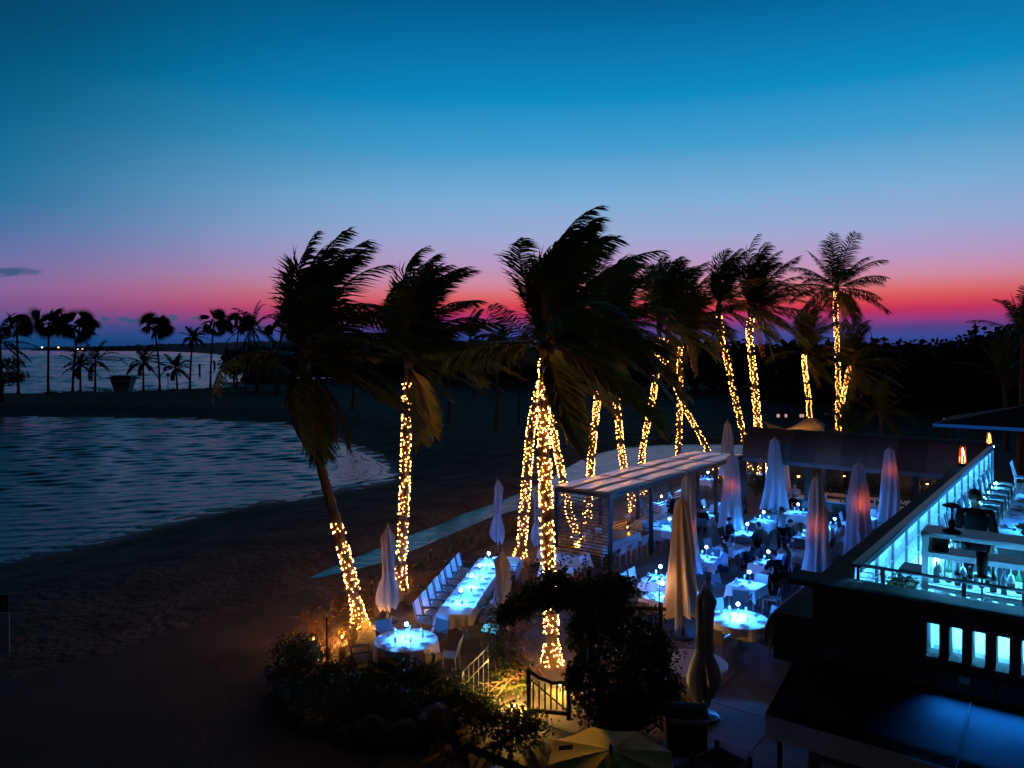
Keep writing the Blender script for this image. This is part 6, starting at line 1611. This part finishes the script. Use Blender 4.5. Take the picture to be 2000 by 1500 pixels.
for k in range(4): MB().box((0, -.024, (28 + k * 4.2) * k_), (20 * k_, .006, 1.3 * k_)).build('printed_line', mat('board_ink', (.10, .05, .045), .8), t)
MB().add([(-12 * k_, -.024, 53 * k_), (-12 * k_, -.024, 46 * k_), (-3 * k_, -.024, 53 * k_)], [(0, 1, 2)]).build('printed_mark', MATS['board_ink'], t)
q = G(-24, 1330, -.12); t = empty('beach_sign', q, R(12), 'dim white rules sign on a dark post at the edge of the path', 'sign'); k_ = q.y / F
MB().box((0, .04, 80 * k_), (4 * k_, .05, 200 * k_)).build('post', M_BLACK, t); MB().box((0, 0, 90 * k_), (76 * k_, .03, 82 * k_)).build('board', mat('sign_white', (.35, .36, .37), .6), t)
MB().box((0, 0, 150 * k_), (72 * k_, .03, 34 * k_)).build('board', M_BLACK, t)
text_mesh('lettering', 'BEACH', 20 * k_, MATS['sign_white'], t, (0, -.02, 152 * k_), (R(90), 0, 0))
for k in range(5): MB().box((0, -.02, (62 + k * 11) * k_), ((60 - 8 * (k % 3)) * k_, .006, 2.2 * k_)).build('printed_line', mat('sign_ink', (.12, .12, .13), .7), t)
# litter bins on the far beach and lounger stack
for px, py, w, h, lb in ((1278, 838, 9, 18, 'pale litter bin on the dark beach behind the palms'), (1298, 834, 9, 7, 'small pale box on the dark beach behind the palms')):
    q = G(px, py, -.2); k_ = q.y / F; t = empty('litter_bin', q, 0, lb, 'litter bin'); MB().box((0, 0, h * k_ / 2), (w * k_, w * k_, h * k_)).build('body', mat('bin_pale', (.28, .22, .2), .7), t); MB().box((0, 0, h * k_ + .03), (w * k_ * 1.1, w * k_ * 1.1, .06)).build('lid', M_BLACK, t)
# far windows / lights in the trees beyond the bar
for px, py, D, w, h, c, s, lb in ((1856, 822, 85, 26, 9, (1, .6, .75), .55, 'pinkish lit window of a house among the trees'), (1748, 855, 60, 12, 4, (.8, .85, 1), .9, 'small white lit sign above the barrel roof'),
                                  (1520, 812, 80, 5, 6, (1, .6, .6), .6, 'first pinkish lamp in the garden behind the short palm'), (1535, 812, 80, 4, 6, (1, .6, .6), .6, 'second pinkish lamp in the garden behind the short palm'), (1566, 812, 80, 8, 6, (1, .6, .6), .5, 'broad pinkish lamp in the garden behind the short palm')):
    q = W(px, py, D); k_ = D / F; t = empty('garden_or_fill_lamp' if w < 20 else 'lit_window', (q.x, q.y, 0), 0, lb, 'lamp' if w < 20 else 'window')
    MB().box((0, 0, q.z), (w * k_, .1, h * k_)).build('glowing_pane', emi('far_glow_%d' % px, c, s), t); MB().box((0, .12, q.z / 2), (.12, .1, q.z)).build('post', M_BLACK, t)
    if w > 20:
        for j in range(-2, 3): MB().box((j * w * k_ / 5, -.07, q.z), (.09, .04, h * k_)).build('mullion', M_BLACK, t)
palm('low cycad-like palm lit amber behind the barrel roof', trunk_path([gbase(1650, 45), (1650, 880), (1650, 848)], 45), .2, .16, 26, 1.7, 81, wind=(.1, .02, 0), nst=26, leaf=.3, elr=(-15, 75), dry=0, hang=0, group=None, wd=.05)
palm('dim young palm glowing faintly in the dark garden beyond the bar', trunk_path([gbase(1722, 52), (1722, 860), (1722, 812)], 52), .15, .12, 16, 2.6, 82, wind=(.25, .05, 0), nst=26, leaf=.5, elr=(-20, 75), dry=0, hang=0)
palm('dark palm crown at the landward frame edge', trunk_path([gbase(1990, 50), (1995, 800), (2000, 660)], 50), .2, .16, 18, 3.4, 83, wind=(.2, .05, 0), nst=26, leaf=.6, dry=0, hang=0)
palm('dim palm frond cluster low in the garden beyond the flames', trunk_path([gbase(1965, 62), (1965, 800), (1960, 745)], 62), .2, .16, 16, 4.2, 84, wind=(.2, .05, 0), nst=26, leaf=.6, dry=0, hang=0)
for i, (px, py, h) in enumerate(((858, 838, 150), (875, 828, 120), (968, 842, 150), (1012, 830, 130), (688, 800, 120))):
    q = G(px, py, -.25); palm('slim unlit palm on the dark beach between lagoon and wood', [q] + trunk_path([(px + 3, py - h * .5), (px + 2, py - h)], q.y), .16, .11, 14, 3.0, 90 + i, nst=22, dry=0, hang=0, group='slim unlit palms on the dark beach', wd=.08)
for m_ in (CH_W, CH_D, CH_S):                           # drop the chair masters
    for ch in list(m_.children): bpy.data.objects.remove(ch)
    bpy.data.objects.remove(m_)
